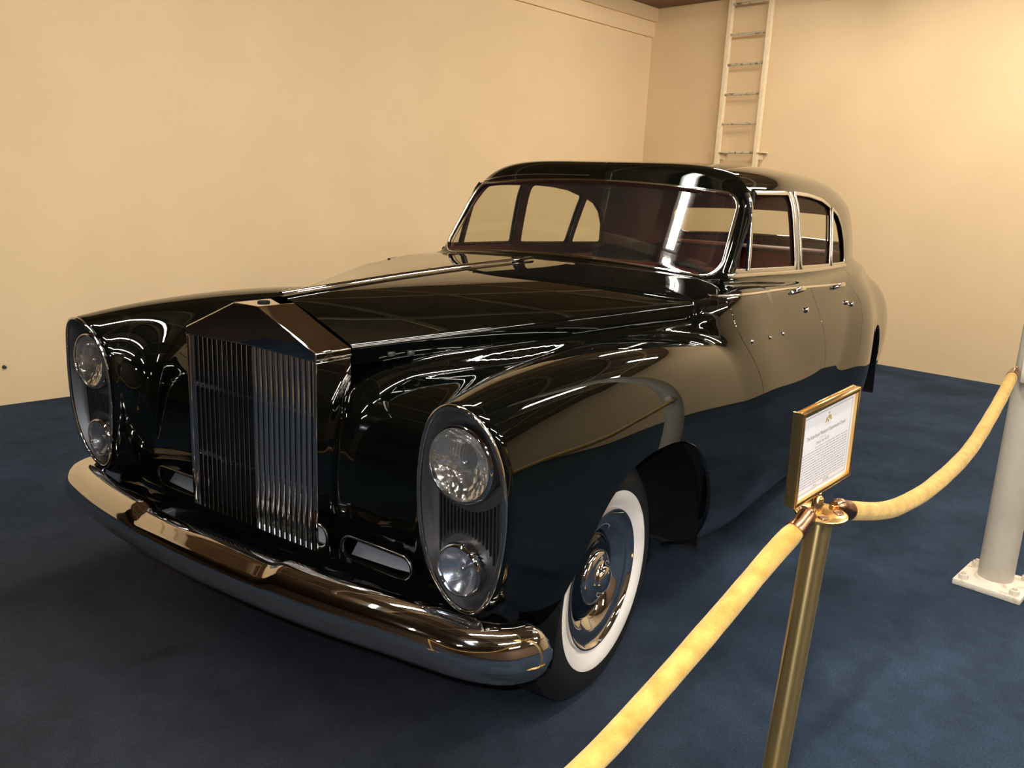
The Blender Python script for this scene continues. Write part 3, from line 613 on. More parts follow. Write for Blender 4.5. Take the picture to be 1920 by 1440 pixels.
# --- lamps
def oval(sc_, nn=72, dx=0.0):
    out = []; zt, zb = float(wzt(0.6)), float(wzb(0.6)); zc_ = (zt+zb)/2; b_ = (zt-zb)/2; a_ = float(wa_(0.6))
    for i in range(nn):
        t = 2*PI*i/nn; c, s = math.cos(t), math.sin(t); p = 2/2.12
        z = zc_+(b_+sc_)*math.copysign(abs(s)**p, s); y = 0.745+(a_+sc_)*math.copysign(abs(c)**p, c)*float(egg(0.6, z)); out.append((float(xpod(z))+dx, y, z))
    return np.array(out)
for sd in (1, -1):
    mir = np.array([1, sd, 1])
    # bowl
    rings = [oval(-0.012, dx=0.004), oval(-0.016, dx=-0.004), oval(-0.022, dx=-0.022), oval(-0.032, dx=-0.034), oval(-0.036, dx=-0.036)]
    V = [p*mir for r in rings for p in r]; Fc = []; K = 72
    for i in range(len(rings)-1):
        for j in range(K): Fc.append((i*K+j, i*K+(j+1) % K, (i+1)*K+(j+1) % K, (i+1)*K+j))
    c0 = len(V); V.append(np.array([float(xpod(0.73))-0.036, 0.745, 0.73])*mir)
    for j in range(K): Fc.append(((len(rings)-1)*K+j, (len(rings)-1)*K+(j+1) % K, c0))
    bm = bmesh.new(); vv = [bm.verts.new(v) for v in V]
    for f in Fc: bm.faces.new([vv[i] for i in f])
    pod = bmo('lamp_panel', bm, 'alloy', car, True, 1.2)
    sweep('lamp_panel_bezel', oval(-0.009, dx=0.003)*mir, flat(0.0055, 0.005), 'chrome', pod, True, (1, 0, 0))
    # ribs between the lamps
    bm = bmesh.new()
    for i in range(17):
        y = 0.742+(i-8)*0.0100; zt_ = 0.83-math.sqrt(max(0.112**2-(y-0.738)**2, 0)); zb_ = 0.583+math.sqrt(max(0.078**2-(y-0.738)**2, 0))
        if abs(y-0.738) > 0.077: zb_ = 0.56
        add_box(bm, (float(xpod((zt_+zb_)/2))-0.031, y*sd, (zt_+zb_)/2), (0.008, 0.0028, zt_-zb_), Matrix.Rotation(0.04, 3, 'Y'))
    tag(bmo('ribbing', bm, 'chrome_dull', pod), kind='stuff')
    def lamp(nm, yc, zc_, r, x0, dome, parent, dp=0.30):
        L0 = (x0, yc*sd, zc_)
        lathe(nm+'_rim', [(r*0.90, -0.03), (r*0.90, 0.002), (r*0.93, 0.010), (r*0.98, 0.010), (r*1.05, 0.0), (r*1.07, -0.02), (r*1.07, -0.035)], 'chrome', parent, 56, 'x', L0, 1.2)
        lathe(nm+'_reflector', [(r*0.90, 0.0)]+[(r*0.90*q, -r*dp*(1-q*q)-0.0) for q in (0.9, 0.75, 0.6, 0.45, 0.3, 0.15, 0.0)], 'reflector' if nm == 'headlamp' else 'fog_reflector', parent, 48, 'x', L0, 1.2)
        lathe(nm+'_lens', [(r*0.91*q, 0.004+dome*(1-q*q)) for q in (1, 0.85, 0.7, 0.5, 0.3, 0.15, 0)], 'lens', parent, 48, 'x', L0, 1.2)
        lathe(nm+'_bulb', [(0, -r*dp*0.2), (0.005, -r*dp*0.22), (0.007, -r*dp*0.4), (0.007, -r*dp*0.8), (0.005, -r*dp)], 'chrome_dull', parent, 16, 'x', L0, 1.2)
    lamp('headlamp', 0.738, 0.833, 0.0875, 0.598, 0.020, pod)
    lamp('fog_lamp', 0.734, 0.581, 0.0595, 0.586, 0.003, pod, 0.45)
    # air intake slot
    sl = []
    for i in range(40):
        t = 2*PI*i/40; c, s = math.cos(t), math.sin(t); sl.append((SLOT_C[0]+math.copysign(SLOT_L, c)*(1 if abs(c) > 1e-6 else 0)+SLOT_R*c, SLOT_C[1]+SLOT_R*s))
    P, Nn = front_pts(np.array(sl), 0.9); P = P*mir; Nn = Nn*mir
    ring = sweep('air_intake', P, flat(0.004, 0.004), 'chrome_dull', car, True, Nn)
    bm = bmesh.new(); add_box(bm, (0.455, SLOT_C[0]*sd, SLOT_C[1]-0.012), (0.004, 0.25, 0.10), Matrix.Rotation(-0.7, 3, 'Y'), 0.001); bmo('intake_panel', bm, 'intake', ring)
    box('intake_back', (0.41, SLOT_C[0]*sd, SLOT_C[1]), (0.01, 0.26, 0.14), 'dark', ring)
# wing crest clips
for cx, cz in ((-0.84, 0.942), (-1.02, 0.935), (-1.18, 0.93)):
    P, Nn = side_pts([(cx, cz)]); lathe('trim_clip', [(0, 0.006), (0.006, 0.005), (0.008, 0.0)], 'chrome', car, 24, 'y', P[0])

# --- front bumper
by = spline([(0.0, 0.722), (0.3, 0.710), (0.5, 0.688), (0.7, 0.645), (0.82, 0.587), (0.90, 0.50)])
tt = np.linspace(-0.86, 0.86, 121); P = []
for t in tt: P.append((float(by(abs(t))), t, 0))
P = P[:]; arc = []
def endc(sg): # wrap round the corner
    out = []
    for a in np.linspace(0.12, 1, 12):
        out.append((0.536-0.085*a, sg*(0.86+0.030*math.sin(a*1.35)), 0))
    return out
P = endc(-1)[::-1]+P+endc(1); P = np.array(P, float); P[:, 0] += 0.03; P[:, 1] *= 1.028
L_ = np.concatenate([[0], np.cumsum(np.linalg.norm(np.diff(P, axis=0), axis=1))]); Lt = L_[-1]; ls = np.linspace(0, Lt, 190)
P = np.stack([np.interp(ls, L_, P[:, i]) for i in range(3)], 1)
for _ in range(8): P[1:-1] = (P[:-2]+2*P[1:-1]+P[2:])/4
P[:, 2] = 0.452-0.035*np.clip((np.abs(P[:, 1])-0.55)/0.4, 0, 1)**2*1.5
P, Tn, Sd, Uv = frames(P, False)
prof = np.array([(-0.058, 0.050), (-0.040, 0.062), (-0.020, 0.062), (0.000, 0.054), (0.014, 0.040), (0.024, 0.022), (0.030, 0.002), (0.031, -0.012), (0.0315, -0.020), (0.029, -0.026),
                 (0.026, -0.034), (0.020, -0.050), (0.008, -0.064), (-0.010, -0.072), (-0.028, -0.070), (-0.030, -0.060), (-0.005, -0.052), (0.012, -0.030), (0.016, 0.0), (0.006, 0.026), (-0.020, 0.046), (-0.050, 0.040)])
V = []; Fc = []; k = len(prof); nP = len(P)
for i in range(nP):
    e = min(ls[i], Lt-ls[i])/0.055; sc_ = math.sqrt(max(1-(1-min(e, 1))**2, 0.0009)) if e < 1 else 1
    out = np.array([Sd[i][0], Sd[i][1], 0]); out = out if out@np.array([1, 0, 0])+out@np.array([0, P[i][1], 0]) > 0 else -out
    yv = abs(P[i][1]); dip = -0.014*(1-sstep(0.255, 0.315, yv))
    for a, b_ in prof:
        zz = b_*sc_+(dip if b_ > 0.03 else 0); V.append(P[i]+out*(a if a > 0 else a*sc_)*(0.4+0.6*sc_)+np.array([0, 0, zz]))
for i in range(nP-1):
    for q in range(k): r_ = (q+1) % k; Fc.append((i*k+q, i*k+r_, (i+1)*k+r_, (i+1)*k+q))
Fc.append(tuple(range(k))); Fc.append(tuple((nP-1)*k+q for q in range(k))[::-1])
bm = bmesh.new(); vv = [bm.verts.new(v) for v in V]
for f in Fc: bm.faces.new([vv[i] for i in f])
bumper = bmo('front_bumper', bm, 'chrome', car, True, 1.3)
for sd in (1, -1):
    lathe('bolt_hole', [(0.0, -0.001), (0.010, 0.0005), (0.013, 0.0025), (0.0155, 0.0)], 'chrome_dull', bumper, 24, 'x', (float(by(0.315))+0.030, sd*0.315, 0.452-0.010)).rotation_euler = (0, 0, 0)
for yv in (-0.36, -0.22, -0.10, 0.05, 0.24): lathe('bumper_bolt', [(0, 0.005), (0.004, 0.004), (0.006, 0.0)], 'chrome', bumper, 12, 'x', (float(by(abs(yv)))+0.018, yv, 0.402))
box('plate_bracket', (0.66, -0.05, 0.368), (0.05, 0.05, 0.03), 'iron', bumper, None, 0.004)
for sd in (1, -1): box('bumper_iron', (0.62, sd*0.33, 0.42), (0.16, 0.03, 0.06), 'iron', bumper, None, 0.006)

# --- wheels
def wheel(x, sd, steer=0.0):
    h_ = empty('wheel', (x, (0.700 if x > -1 else 0.60)*sd, 0.352), car); h_.rotation_euler = (0, 0, (steer if sd == 1 else steer)+(0 if sd == 1 else PI))
    tp = [(0.205, 0.080), (0.222, 0.093), (0.250, 0.100), (0.275, 0.102), (0.300, 0.098), (0.322, 0.088), (0.338, 0.074)]
    g = []
    for yv in (0.052, 0.026, 0.0, -0.026, -0.052): g += [(0.3515, yv+0.010), (0.352, yv-0.006), (0.345, yv-0.008), (0.345, yv-0.012), (0.3515, yv-0.014)]
    prof_ = tp+[(0.347, 0.066)]+g+[(0.347, -0.070)]+[(r, -a) for r, a in tp[::-1]]
    lathe('tyre', prof_, 'rubber', h_, 96, 'y', (0, 0, 0), 0.6)
    lathe('whitewall', [(0.204, 0.0805), (0.222, 0.0945), (0.238, 0.0995), (0.253, 0.1025), (0.258, 0.1015)], 'white', h_, 96, 'y', (0, 0, 0), 1.2)
    lathe('wheel_rim', [(0.206, 0.070), (0.207, 0.084), (0.203, 0.092), (0.198, 0.092), (0.192, 0.084), (0.184, 0.078), (0.170, 0.080), (0.150, 0.072), (0.128, 0.048), (0.115, 0.035), (0.105, 0.033)], 'chrome', h_, 96, 'y', (0, 0, 0), 0.9)
    lathe('wheel_ring', [(0.128, 0.040), (0.126, 0.050), (0.120, 0.056), (0.105, 0.060), (0.085, 0.064), (0.078, 0.062)], 'paint', h_, 80, 'y', (0, 0, 0), 0.9)
    lathe('hub_cap', [(0.082, 0.060), (0.080, 0.070), (0.074, 0.076), (0.060, 0.080), (0.047, 0.082), (0.042, 0.090), (0.038, 0.098), (0.026, 0.104), (0.012, 0.1065), (0.0, 0.107)], 'chrome', h_, 64, 'y', (0, 0, 0), 0.9)
    lathe('wheel_back', [(0.0, -0.03), (0.20, -0.03), (0.20, 0.07)], 'dark', h_, 32, 'y', (0, 0, 0), 0.5)
    return h_
wheel(0, 1, 0.045); wheel(0, -1, 0.045); wheel(-3.02, 1); wheel(-3.02, -1)
# wheel housings
for cxx, yo, yi in ((-0.065, 0.865, 0.50), (-3.02, 0.78, 0.42)):
    for sd in (1, -1):
        V = []; Fc = []; n_ = 28
        for i in range(n_+1):
            t = PI*(-0.02)+PI*1.04*i/n_; c, s = math.cos(t), math.sin(t); px = cxx+0.446*math.copysign(abs(c)**0.8, c); pz = 0.16+0.592*math.copysign(abs(s)**0.8, s)
            px2 = cxx+(px-cxx)*0.995; pz = max(pz, 0.285); V += [(px, yo*sd, pz), (px2, yi*sd, pz)]
        for i in range(n_): Fc.append((2*i, 2*i+1, 2*i+3, 2*i+2))
        V += [(cxx, yi*sd, 0.285)]; c0 = len(V)-1
        for i in range(n_): Fc.append((2*i+1, c0, 2*i+3))
        mk('wheel_housing', V, Fc, 'dark', car, True)
for sd in (1, -1):
    box('suspension_arm', (-0.26, 0.56*sd, 0.60), (0.20, 0.05, 0.05), 'iron', car, Matrix.Rotation(0.15, 3, 'Y'), 0.01)
    box('suspension_arm', (-0.30, 0.57*sd, 0.67), (0.22, 0.04, 0.02), 'iron', car, Matrix.Rotation(-0.1, 3, 'Y'), 0.006)
    box('suspension_arm', (-0.40, 0.60*sd, 0.54), (0.12, 0.05, 0.03), 'iron', car, Matrix.Rotation(0.35, 3, 'Y'), 0.006)
    box('suspension_arm', (-0.27, 0.57*sd, 0.47), (0.14, 0.05, 0.02), 'iron', car, None, 0.005)
for sd in (1, -1): box('bulkhead', (-0.60, 0.66*sd, 0.58), (0.06, 0.36, 0.44), 'dark', car, None, 0.01)
box('underbody', (-2.0, 0, 0.31), (2.4, 1.40, 0.06), 'dark', car, None, 0.02)
box('engine_block', (-0.05, 0, 0.55), (0.70, 0.44, 0.60), 'dark', car, None, 0.05)

# --- interior
def cushion(name, c, s, bev=0.05, rot=None): return box(name, c, s, 'leather', car, rot, bev, 4)
RY = lambda a: Matrix.Rotation(a, 3, 'Y')
cushion('front_seat_base', (-1.72, 0, 0.66), (0.50, 1.28, 0.18), 0.06)
for sd in (1, -1): cushion('front_seat_back', (-2.00, 0.315*sd, 0.86), (0.15, 0.62, 0.44), 0.06, RY(-0.16))
cushion('rear_seat_base', (-2.85, 0, 0.64), (0.50, 1.24, 0.18), 0.06)
cushion('rear_seat_back', (-3.12, 0, 0.90), (0.18, 1.16, 0.50), 0.06, RY(-0.2))
box('parcel_shelf', (-3.22, 0, 1.125), (0.30, 1.0, 0.02), 'lining', car, None, 0.005)
box('cabin_floor', (-1.9, 0, 0.36), (2.0, 1.4, 0.04), 'lining', car)
for sd in (1, -1):
    box('door_trim', (-1.40, 0.735*sd, 0.80), (0.56, 0.03, 0.56), 'leather', car, Matrix.Rotation(-0.05*sd, 3, 'X'), 0.012, 3)
    box('door_trim', (-2.20, 0.735*sd, 0.80), (0.66, 0.03, 0.54), 'leather', car, Matrix.Rotation(-0.05*sd, 3, 'X'), 0.012, 3)
box('dashboard', (-1.14, 0, 1.03), (0.12, 1.30, 0.13), 'wood', car, RY(-0.15), 0.02, 3)
st = empty('steering_wheel', (-1.43, 0.36, 0.975), car); st.rotation_euler = (0, -0.95, 0)
a = np.linspace(0, 2*PI, 48, endpoint=False); tube('steering_rim', np.stack([0.205*np.cos(a), 0.205*np.sin(a), 0*a], 1), 0.011, 'dark', st, True, 10)
for q in (0.5, 2.64, 4.71): tube('spoke', [(0.02*math.cos(q), 0.02*math.sin(q), -0.02), (0.2*math.cos(q), 0.2*math.sin(q), 0)], 0.007, 'dark', st, False, 8)
tube('steering_column', [(0, 0, -0.28), (0, 0, -0.005)], 0.022, 'dark', st, False, 12, (1, 0, 0))
lathe('horn_button', [(0, 0.012), (0.02, 0.009), (0.032, 0.0), (0.034, -0.02)], 'chrome', st, 24, 'z')
xm, zm = -1.33, 1.405; box('interior_mirror', (xm, 0, zm), (0.015, 0.17, 0.05), 'dark', car, RY(0.2), 0.006)

# ------------------------------------------------------------------ room
E1 = Vector((-0.987, 0.160, 0)).normalized(); E2 = Vector((0.160, 0.987, 0)).normalized(); COR = Vector((-6.597, -2.481, 0))
ZCEIL = 3.325
def room_pt(a, b_, z): return COR+E1*a+E2*b_+Vector((0, 0, z))  # a negative towards the front, b along the back wall
AF, BR, AL = -20.0, 12.5, -9.3
def slab(name, a0, a1, b0, b1, z0, z1, mat, parent=None):
    V = [room_pt(a, b_, z) for a in (a0, a1) for b_ in (b0, b1) for z in (z0, z1)]
    return mk(name, V, [(0, 1, 3, 2), (4, 6, 7, 5), (0, 4, 5, 1), (2, 3, 7, 6), (0, 2, 6, 4), (1, 5, 7, 3)], mat, parent, False)
def setting(o, label=None): o['kind'] = 'structure'; return o
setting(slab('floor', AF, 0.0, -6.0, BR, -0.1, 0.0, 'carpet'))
setting(slab('floor_2', AF, 0.0, -6.0, -0.1, -0.08, 0.004, 'hallfloor')); setting(slab('floor_3', AF, AL-1.5, -0.1, BR, -0.08, 0.004, 'hallfloor'))
setting(slab('wall_left', AL, 0.1, -0.1, 0.0, -0.1, ZCEIL+0.1, 'wall'))
setting(slab('wall_back', 0.0, 0.1, 0.0, BR+0.1, -0.1, ZCEIL+0.1, 'wall'))
setting(slab('wall_right', AF, 0.0, BR, BR+0.1, -0.1, ZCEIL+0.1, 'hall'))
setting(slab('wall_front', AF-0.1, AF, -6.1, BR+0.1, -0.1, ZCEIL+0.1, 'hall'))
setting(slab('wall_hall', AF, AL, -6.1, -6.0, -0.1, ZCEIL+0.1, 'hall'))
setting(slab('wall_return', AL, AL+0.1, -6.1, -0.1, -0.1, ZCEIL+0.1, 'hall'))
ceil_o = setting(slab('ceiling', AF, 0.0, -6.0, BR, ZCEIL, ZCEIL+0.1, 'ceil'))
# ledge along the top of the left wall
setting(slab('trim_1', AL, 0.0, 0.0, 0.030, 3.040, ZCEIL, 'wall')); setting(slab('trim_2', AL, 0.0, 0.030, 0.060, 3.19, ZCEIL, 'wall'))
i = 0
for a in np.arange(-1.2, AL, -1.22): i += 1; o = slab('ceiling_rib', a-0.03, a+0.03, 0.07, BR-0.01, ZCEIL-0.035, ZCEIL+0.001, 'ceilrib', ceil_o)
for b_ in np.arange(1.25, BR, 1.22): o = slab('ceiling_rib', AL+0.02, -0.02, b_-0.03, b_+0.03, ZCEIL-0.030, ZCEIL+0.001, 'ceilrib', ceil_o)

# ceiling lights: open strip fixtures with two tubes, rows along the car
FIX = []
D1 = -E1
for k in (-1, 0, 2): FIX.append(Vector((-0.12, -0.20, 0))+D1*(0.63+1.26*k))
for off in (2.1, 4.4, 6.7):
    for k in {2.1: (-4, -3, -1, 0), 4.4: (-3, -1, 0), 6.7: (-3, -1, 0)}[off]: FIX.append(Vector((0.1, -0.065, 0))+E2*off+D1*(0.63+1.26*k))
FIX.append(Vector((0.1, -0.065, 0))+E2*0.75+D1*(0.63-1.26*4.4)); FIX.append(Vector((0.1, -0.065, 0))+E2*-1.1+D1*(0.63-1.26*4.2))  # two extra fixtures, added to brighten the walls near the corner
for xv, yv in ((3.6, 3.0), (8, 0), (8, 4), (12, 2)): FIX.append(Vector((xv, yv, 0)))
proto = None
for pv in FIX:
    if proto is None:
        h_ = box('ceiling_light', (0, 0, 0), (1.24, 0.16, 0.05), 'fixture', None, None, 0.006); tb = []
        for dy in (-0.021, 0.021): tb.append(tube('fluorescent_tube', [(-0.59, dy, -0.042), (0, dy, -0.042), (0.59, dy, -0.042)], 0.0165, 'tube', h_, False, 10))
        proto = h_
    else:
        h_ = proto.copy(); COL.objects.link(h_)
        for t_ in tb: c = t_.copy(); COL.objects.link(c); c.parent = h_
    h_.location = (pv.x, pv.y, ZCEIL-0.035-0.026); h_.rotation_euler = (0, 0, math.atan2(D1.y, D1.x))
    tag(h_, 'strip light with two bare tubes on the ceiling, out of frame', 'ceiling light', 'strip lights on the ceiling outside the picture')

# ladder on the back wall
lad = empty('wall_ladder', room_pt(-0.10, 1.19, 1.86)); tag(lad, 'cream painted steel ladder fixed high on the back wall behind the car', 'ladder')
lad.rotation_euler = (0, 0, math.atan2(E2.y, E2.x)-PI/2+0)
def lad_local(o):
    o.parent = lad; o.matrix_parent_inverse = lad_inv; return o
bpy.context.view_layer.update(); lad_inv = lad.matrix_world.inverted()
for bb in (0.985, 1.408):
    o = slab('ladder_rail', -0.125, -0.075, bb-0.018, bb+0.018, 1.45, ZCEIL, 'cream_metal'); lad_local(o)
M['rung'] = pbr('scuffed_rung_paint', (0.6, 0.5, 0.36), 0.5); noise_col(M['rung'], (0.16, 0.11, 0.07), (0.58, 0.49, 0.36), 22, 4, lo=0.36, hi=0.5)
for k in range(7):
    z = 3.245-0.2765*k
    if z < 1.5: break
    P = [room_pt(-0.10, q, z) for q in np.linspace(0.985, 1.408, 6)]; o = tube('rung', P, 0.0115, 'rung', None, False, 10); lad_local(o)
for bb, dz in ((0.985, 0), (1.408, 0)):
    o = slab('wall_bracket', -0.13, 0.0, bb+0.018, bb+0.024, 1.80, 1.865, 'cream_metal'); lad_local(o)
    o = slab('wall_bracket', -0.13, 0.0, bb+0.018, bb+0.075, 1.862, 1.868, 'cream_metal'); lad_local(o)
# little bolt in the left wall
bo = lathe('wall_bolt', [(0, 0.02), (0.008, 0.019), (0.011, 0.010), (0.012, 0.0)], 'iron', None, 16, 'y', room_pt(-6.34, 0.0, 0.235)); tag(bo, 'small dark bolt head in the cream wall at far left', 'bolt')

# ------------------------------------------------------------------ white post with bolted base
pc = Vector((-1.600, 1.662, 0)); post = empty('support_post', pc); tag(post, 'white round steel post with bolted square base at right edge', 'post')
post.rotation_euler = (0, 0, -0.16)
box('base_plate', (0, 0, 0.012), (0.235, 0.235, 0.024), 'base_paint', post, None, 0.004); box('base_grout', (0, 0, 0.004), (0.225, 0.225, 0.006), 'base_paint', post)
lathe('post_shaft', [(0.062, 0.02), (0.062, 3.30)], 'white_post', post, 48, 'z')
lathe('weld_bead', [(0.062, 0.036), (0.066, 0.034), (0.070, 0.028), (0.073, 0.023)], 'base_paint', post, 48, 'z')
for sx in (1, -1):
    for sy in (1, -1):
        lathe('anchor_nut', [(0.0, 0.050), (0.008, 0.050), (0.009, 0.042), (0.018, 0.041), (0.019, 0.024)], 'base_paint', post, 6, 'z', (sx*0.088, sy*0.088, 0))
box('rope_bracket', (0.062, -0.002, 0.862), (0.03, 0.05, 0.10), 'base_paint', post, None, 0.006)

# ------------------------------------------------------------------ brass stanchion
Tp = Vector((0.352, 1.427, 0.832)); Bp = Vector((0.318, 1.388, 0.0))
lean = (Tp-Bp).normalized(); sta = empty('rope_stanchion', Bp); tag(sta, 'polished brass rope stanchion leaning beside the front wheel', 'stanchion')
sta.rotation_euler = Vector((0, 0, 1)).rotation_difference(lean).to_euler(); Hs = (Tp-Bp).length
lathe('post_tube', [(0.0245, 0.02), (0.0245, Hs-0.004)], 'brass_post', sta, 48, 'z')
lathe('stanchion_base', [(0.0, 0.0), (0.165, 0.0), (0.168, 0.008), (0.160, 0.016), (0.10, 0.030), (0.05, 0.045), (0.032, 0.060), (0.025, 0.075)], 'brass', sta, 64, 'z')
# cap: a dished disc with four hook holes
bm = bmesh.new(); K = 64; holes = [(0.032*math.cos(q), 0.032*math.sin(q)) for q in (0.4, 0.4+PI/2, 0.4+PI, 0.4+1.5*PI)]
lathe('cap_disc', [(0.0, 0.006), (0.016, 0.006), (0.030, 0.004), (0.046, 0.003), (0.050, 0.001), (0.0505, -0.003), (0.047, -0.006), (0.035, -0.007), (0.0, -0.007)], 'brass', sta, 64, 'z', (0, 0, Hs), 0.9)
bm.free()
for hx, hy in holes: lathe('hook_hole', [(0.0, 0.0005), (0.0065, 0.0008), (0.0085, 0.002), (0.0105, 0.0)], 'bronze', sta, 20, 'z', (hx, hy, Hs+0.0042))
lathe('cap_stem', [(0.0105, 0.0), (0.0105, 0.026), (0.008, 0.029), (0.004, 0.031), (0.0045, 0.036), (0.0, 0.039)], 'brass', sta, 24, 'z', (0.004, -0.008, Hs+0.004))
tube('set_screw', [(0.012, -0.008, Hs+0.02), (0.026, -0.004, Hs+0.022)], 0.005, 'bronze', sta, False, 10)

# ------------------------------------------------------------------ ropes
def catmull(P, n_=14):
    P = [np.array(p, float) for p in P]; P = [2*P[0]-P[1]]+P+[2*P[-1]-P[-2]]; out = []
    for i in range(1, len(P)-2):
        for t in np.linspace(0, 1, n_, endpoint=False):
            p0, p1, p2, p3 = P[i-1:i+3]; out.append(0.5*((2*p1)+(-p0+p2)*t+(2*p0-5*p1+4*p2-p3)*t*t+(-p0+3*p1-3*p2+p3)*t**3))
    out.append(P[-2]); return np.array(out)
def rope(pts, label, r=0.0195, ends=(True, True), group=None):
    P = catmull(pts); o = empty('velvet_rope', tuple(P[0])); tag(o, label, 'rope', group)
    Q = P-P[0]; L_ = np.concatenate([[0], np.cumsum(np.linalg.norm(np.diff(Q, axis=0), axis=1))])
    def sub(a, b_, n_): s = np.linspace(a, b_, n_); return np.stack([np.interp(s, L_, Q[:, i]) for i in range(3)], 1)
    Lt = L_[-1]; body = sub(0.055 if ends[0] else 0, Lt-(0.055 if ends[1] else 0), 90)
    sc_ = 1+0.03*np.sin(np.linspace(0, 60, 90))*rng.rand(90); sc_[0] = 0.8; sc_[-1] = 0.8
    sweep('velvet_sleeve', body, circ(r, 18), 'velvet', o, False, (0.3, 0.2, 1), scale=sc_)
    for a, b_, on in ((0.012, 0.066, ends[0]), (Lt-0.012, Lt-0.066, ends[1])):
        if not on: continue
        s = sub(a, b_, 8) if a < b_ else sub(b_, a, 8)[::-1]
        sweep('ferrule', s, circ(1, 20), 'bronze', o, False, (0.3, 0.2, 1), scale=np.array([0.010, 0.016, 0.0175, 0.018, 0.018, 0.018, 0.0205, 0.0205])*r/0.0195)
        e = sub(0, 0.016, 4) if a < b_ else sub(Lt-0.016, Lt, 4)
        sweep('snap_hook', e, circ(0.0045, 10), 'brass', o, False, (0.3, 0.2, 1))
    return o
SW = lambda x, y, z: sta.matrix_world @ Vector((x, y, z))
rope([(0.383, 1.423, 0.845), (0.400, 1.417, 0.842), (0.423, 1.412, 0.827), (0.456, 1.400, 0.807), (0.522, 1.386, 0.780), (0.685, 1.357, 0.715), (0.858, 1.320, 0.640), (0.990, 1.292, 0.592), (1.20, 1.247, 0.55), (1.50, 1.16, 0.535), (1.95, 1.02, 0.58), (2.35, 0.88, 0.70), (2.56, 0.80, 0.80), (2.60, 0.785, 0.832)],
     'gold velvet rope running down from the stanchion towards the lower edge', ends=(True, True))
st2 = sta.copy(); COL.objects.link(st2); st2.location = (2.63, 0.775, 0); st2.rotation_euler = (0, 0, 0.3); tag(st2, 'polished brass rope stanchion out of frame below the camera', 'stanchion')
for c_ in list(sta.children): d_ = c_.copy(); COL.objects.link(d_); d_.parent = st2
rope([(0.325, 1.438, 0.838), (0.300, 1.448, 0.834), (0.263, 1.458, 0.818), (0.103, 1.491, 0.777), (-0.037, 1.515, 0.758), (-0.269, 1.545, 0.748), (-0.66, 1.575, 0.751), (-1.15, 1.590, 0.785), (-1.48, 1.600, 0.835), (-1.545, 1.610, 0.865)],
     'gold velvet rope hanging between the brass stanchion and the white post', ends=(True, True))

# ------------------------------------------------------------------ sign on the stanchion
SIGN_TL = Vector((0.470, 1.399, 1.047)); SIGN_W = Vector((-0.960, 0.245, 0.138)).normalized(); SIGN_H = Vector((-0.146, -0.015, -0.989)); SIGN_H = (SIGN_H-SIGN_W*SIGN_H.dot(SIGN_W)).normalized()
SW_, SH_ = 0.28, 0.205
def set_sign(tl, wv_, hv_, ww, hh):
    n_ = hv_.cross(wv_).normalized(); 
    return Matrix(((wv_.x, -hv_.x, n_.x, tl.x), (wv_.y, -hv_.y, n_.y, tl.y), (wv_.z, -hv_.z, n_.z, tl.z), (0, 0, 0, 1)))
sg = empty('sign_frame'); tag(sg, 'brass framed paper information sign fixed on the stanchion top', 'sign'); sg.matrix_world = set_sign(SIGN_TL, SIGN_W, SIGN_H, SW_, SH_) @ Matrix.Diagonal((0.20/0.28, 0.19/0.205, 1, 1))
fr = 0.010
for nm, c, s in (('frame_rail', (SW_/2, -fr/2, 0), (SW_, fr, 0.012)), ('frame_rail', (SW_/2, -SH_+fr/2, 0), (SW_, fr, 0.012)), ('frame_rail', (fr/2, -SH_/2, 0), (fr, SH_, 0.012)), ('frame_rail', (SW_-fr/2, -SH_/2, 0), (fr, SH_, 0.012))):
    box(nm, c, s, 'brass', sg, None, 0.002)
box('back_plate', (SW_/2, -SH_/2, -0.010), (SW_, SH_, 0.004), 'brass', sg, None, 0.001)
box('edge_channel', (0.001, -SH_/2, -0.006), (0.004, SH_, 0.022), 'brass', sg, None, 0.001)
paper = box('paper', (SW_/2, -SH_/2, -0.002), (SW_-2*fr, SH_-2*fr, 0.002), 'paper', sg)
def txt(s, x, y, size, mat, name='sign_text', ax='CENTER', sx=1.0):
    cu = bpy.data.curves.new(name, 'FONT'); cu.body = s; cu.size = size; cu.align_x = ax; cu.align_y = 'CENTER'; t = bpy.data.objects.new(name, cu); COL.objects.link(t)
    bpy.context.view_layer.update(); me = bpy.data.meshes.new_from_object(t.evaluated_get(bpy.context.evaluated_depsgraph_get())); bpy.data.objects.remove(t); me.materials.append(M[mat])
    o = bpy.data.objects.new(name, me); COL.objects.link(o); o.parent = paper; o.location = (x, y, -0.0008); o.scale = (sx, 1, 1); return o
cxs = SW_/2
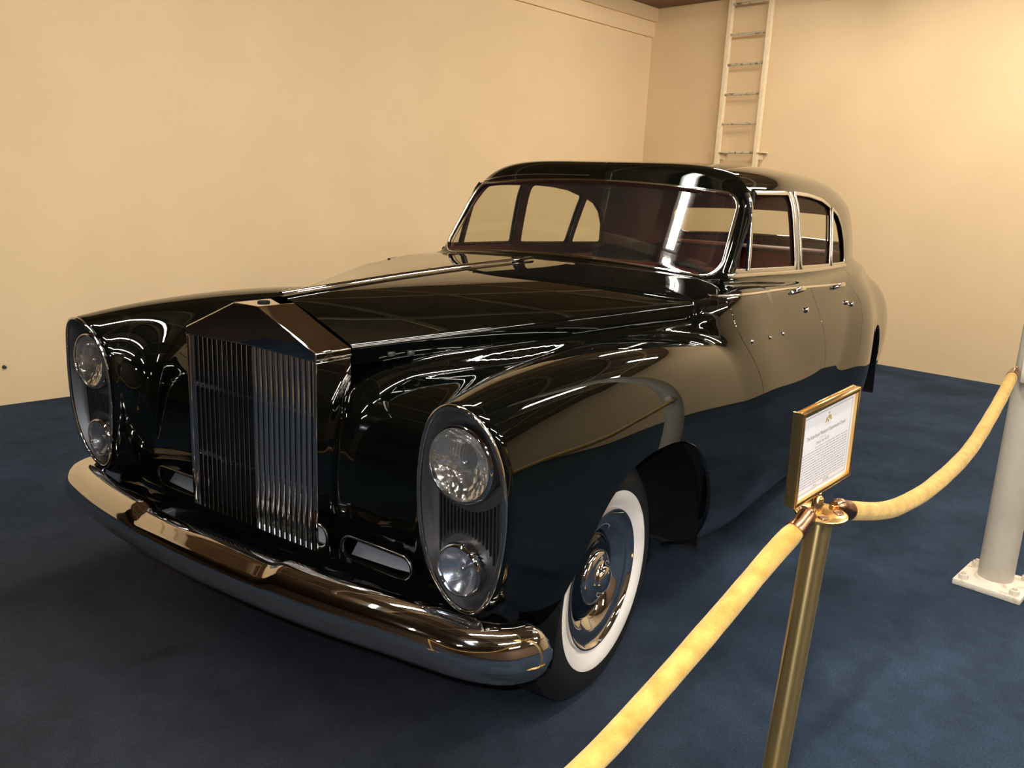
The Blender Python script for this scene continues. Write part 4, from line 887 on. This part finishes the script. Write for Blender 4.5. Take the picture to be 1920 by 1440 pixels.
def quad_mesh(name, rects, mat):
    V = []; Fc = []
    for x0, y0, x1, y1 in rects: b0 = len(V); V += [(x0, y0, -0.0008), (x1, y0, -0.0008), (x1, y1, -0.0008), (x0, y1, -0.0008)]; Fc.append((b0, b0+1, b0+2, b0+3))
    o = mk(name, V, Fc, mat, paper, False); return o
m0, m1, n0, n1 = 0.020, SW_-0.020, -0.019, -SH_+0.017
quad_mesh('sign_border', [(m0, n0-0.0022, m1, n0), (m1-0.003, n1, m1-0.0005, n0), (m0, n1, m0+0.002, n0)]+[(m0+0.006*k, n1, m0+0.006*k+0.0035, n1+0.003) for k in range(int((m1-m0)/0.006))], 'ink_grey')
txt('The Rolls-Royce Phantom V Experimental Chassis', cxs-0.004, -0.066, 0.0118, 'ink', sx=0.80)
txt('by the works', cxs-0.02, -0.0755, 0.006, 'ink_grey'); txt('Chassis No. 46 EX', cxs-0.02, -0.084, 0.0085, 'ink')
rects = []
for k in range(14):
    y = -0.0935-0.0062*k; x = 0.027+(0.06 if k == 0 else 0)
    while x < SW_-0.032: wd = random.uniform(0.005, 0.017); rects.append((x, y-0.0013, min(x+wd, SW_-0.03), y+0.0010)); x += wd+0.003
tag(quad_mesh('sign_paragraph', rects, 'ink_grey'), kind='stuff')
txt('Price', cxs-0.035, -0.1815, 0.0085, 'ink_red'); txt('$75,000', cxs+0.02, -0.1815, 0.0085, 'ink')
# emblem
V = []; Fc = []
for cx_, cy_, rr_ in ((cxs, -0.028, 0.0028), (cxs-0.008, -0.041, 0.0042), (cxs+0.008, -0.039, 0.0045), (cxs+0.001, -0.037, 0.0035), (cxs-0.012, -0.046, 0.0025), (cxs+0.013, -0.044, 0.0025), (cxs, -0.046, 0.0032)):
    b0 = len(V); V += [(cx_+rr_*math.cos(2*PI*i/10)*(1+0.4*(i % 2)), cy_+rr_*math.sin(2*PI*i/10)*(1+0.3*(i % 2)), -0.0008) for i in range(10)]; Fc.append(tuple(range(b0, b0+10)))
mk('sign_emblem', V, Fc, 'ink_gold', paper, False); quad_mesh('emblem_line', [(cxs-0.014, -0.0530, cxs+0.014, -0.0522)], 'ink_grey')
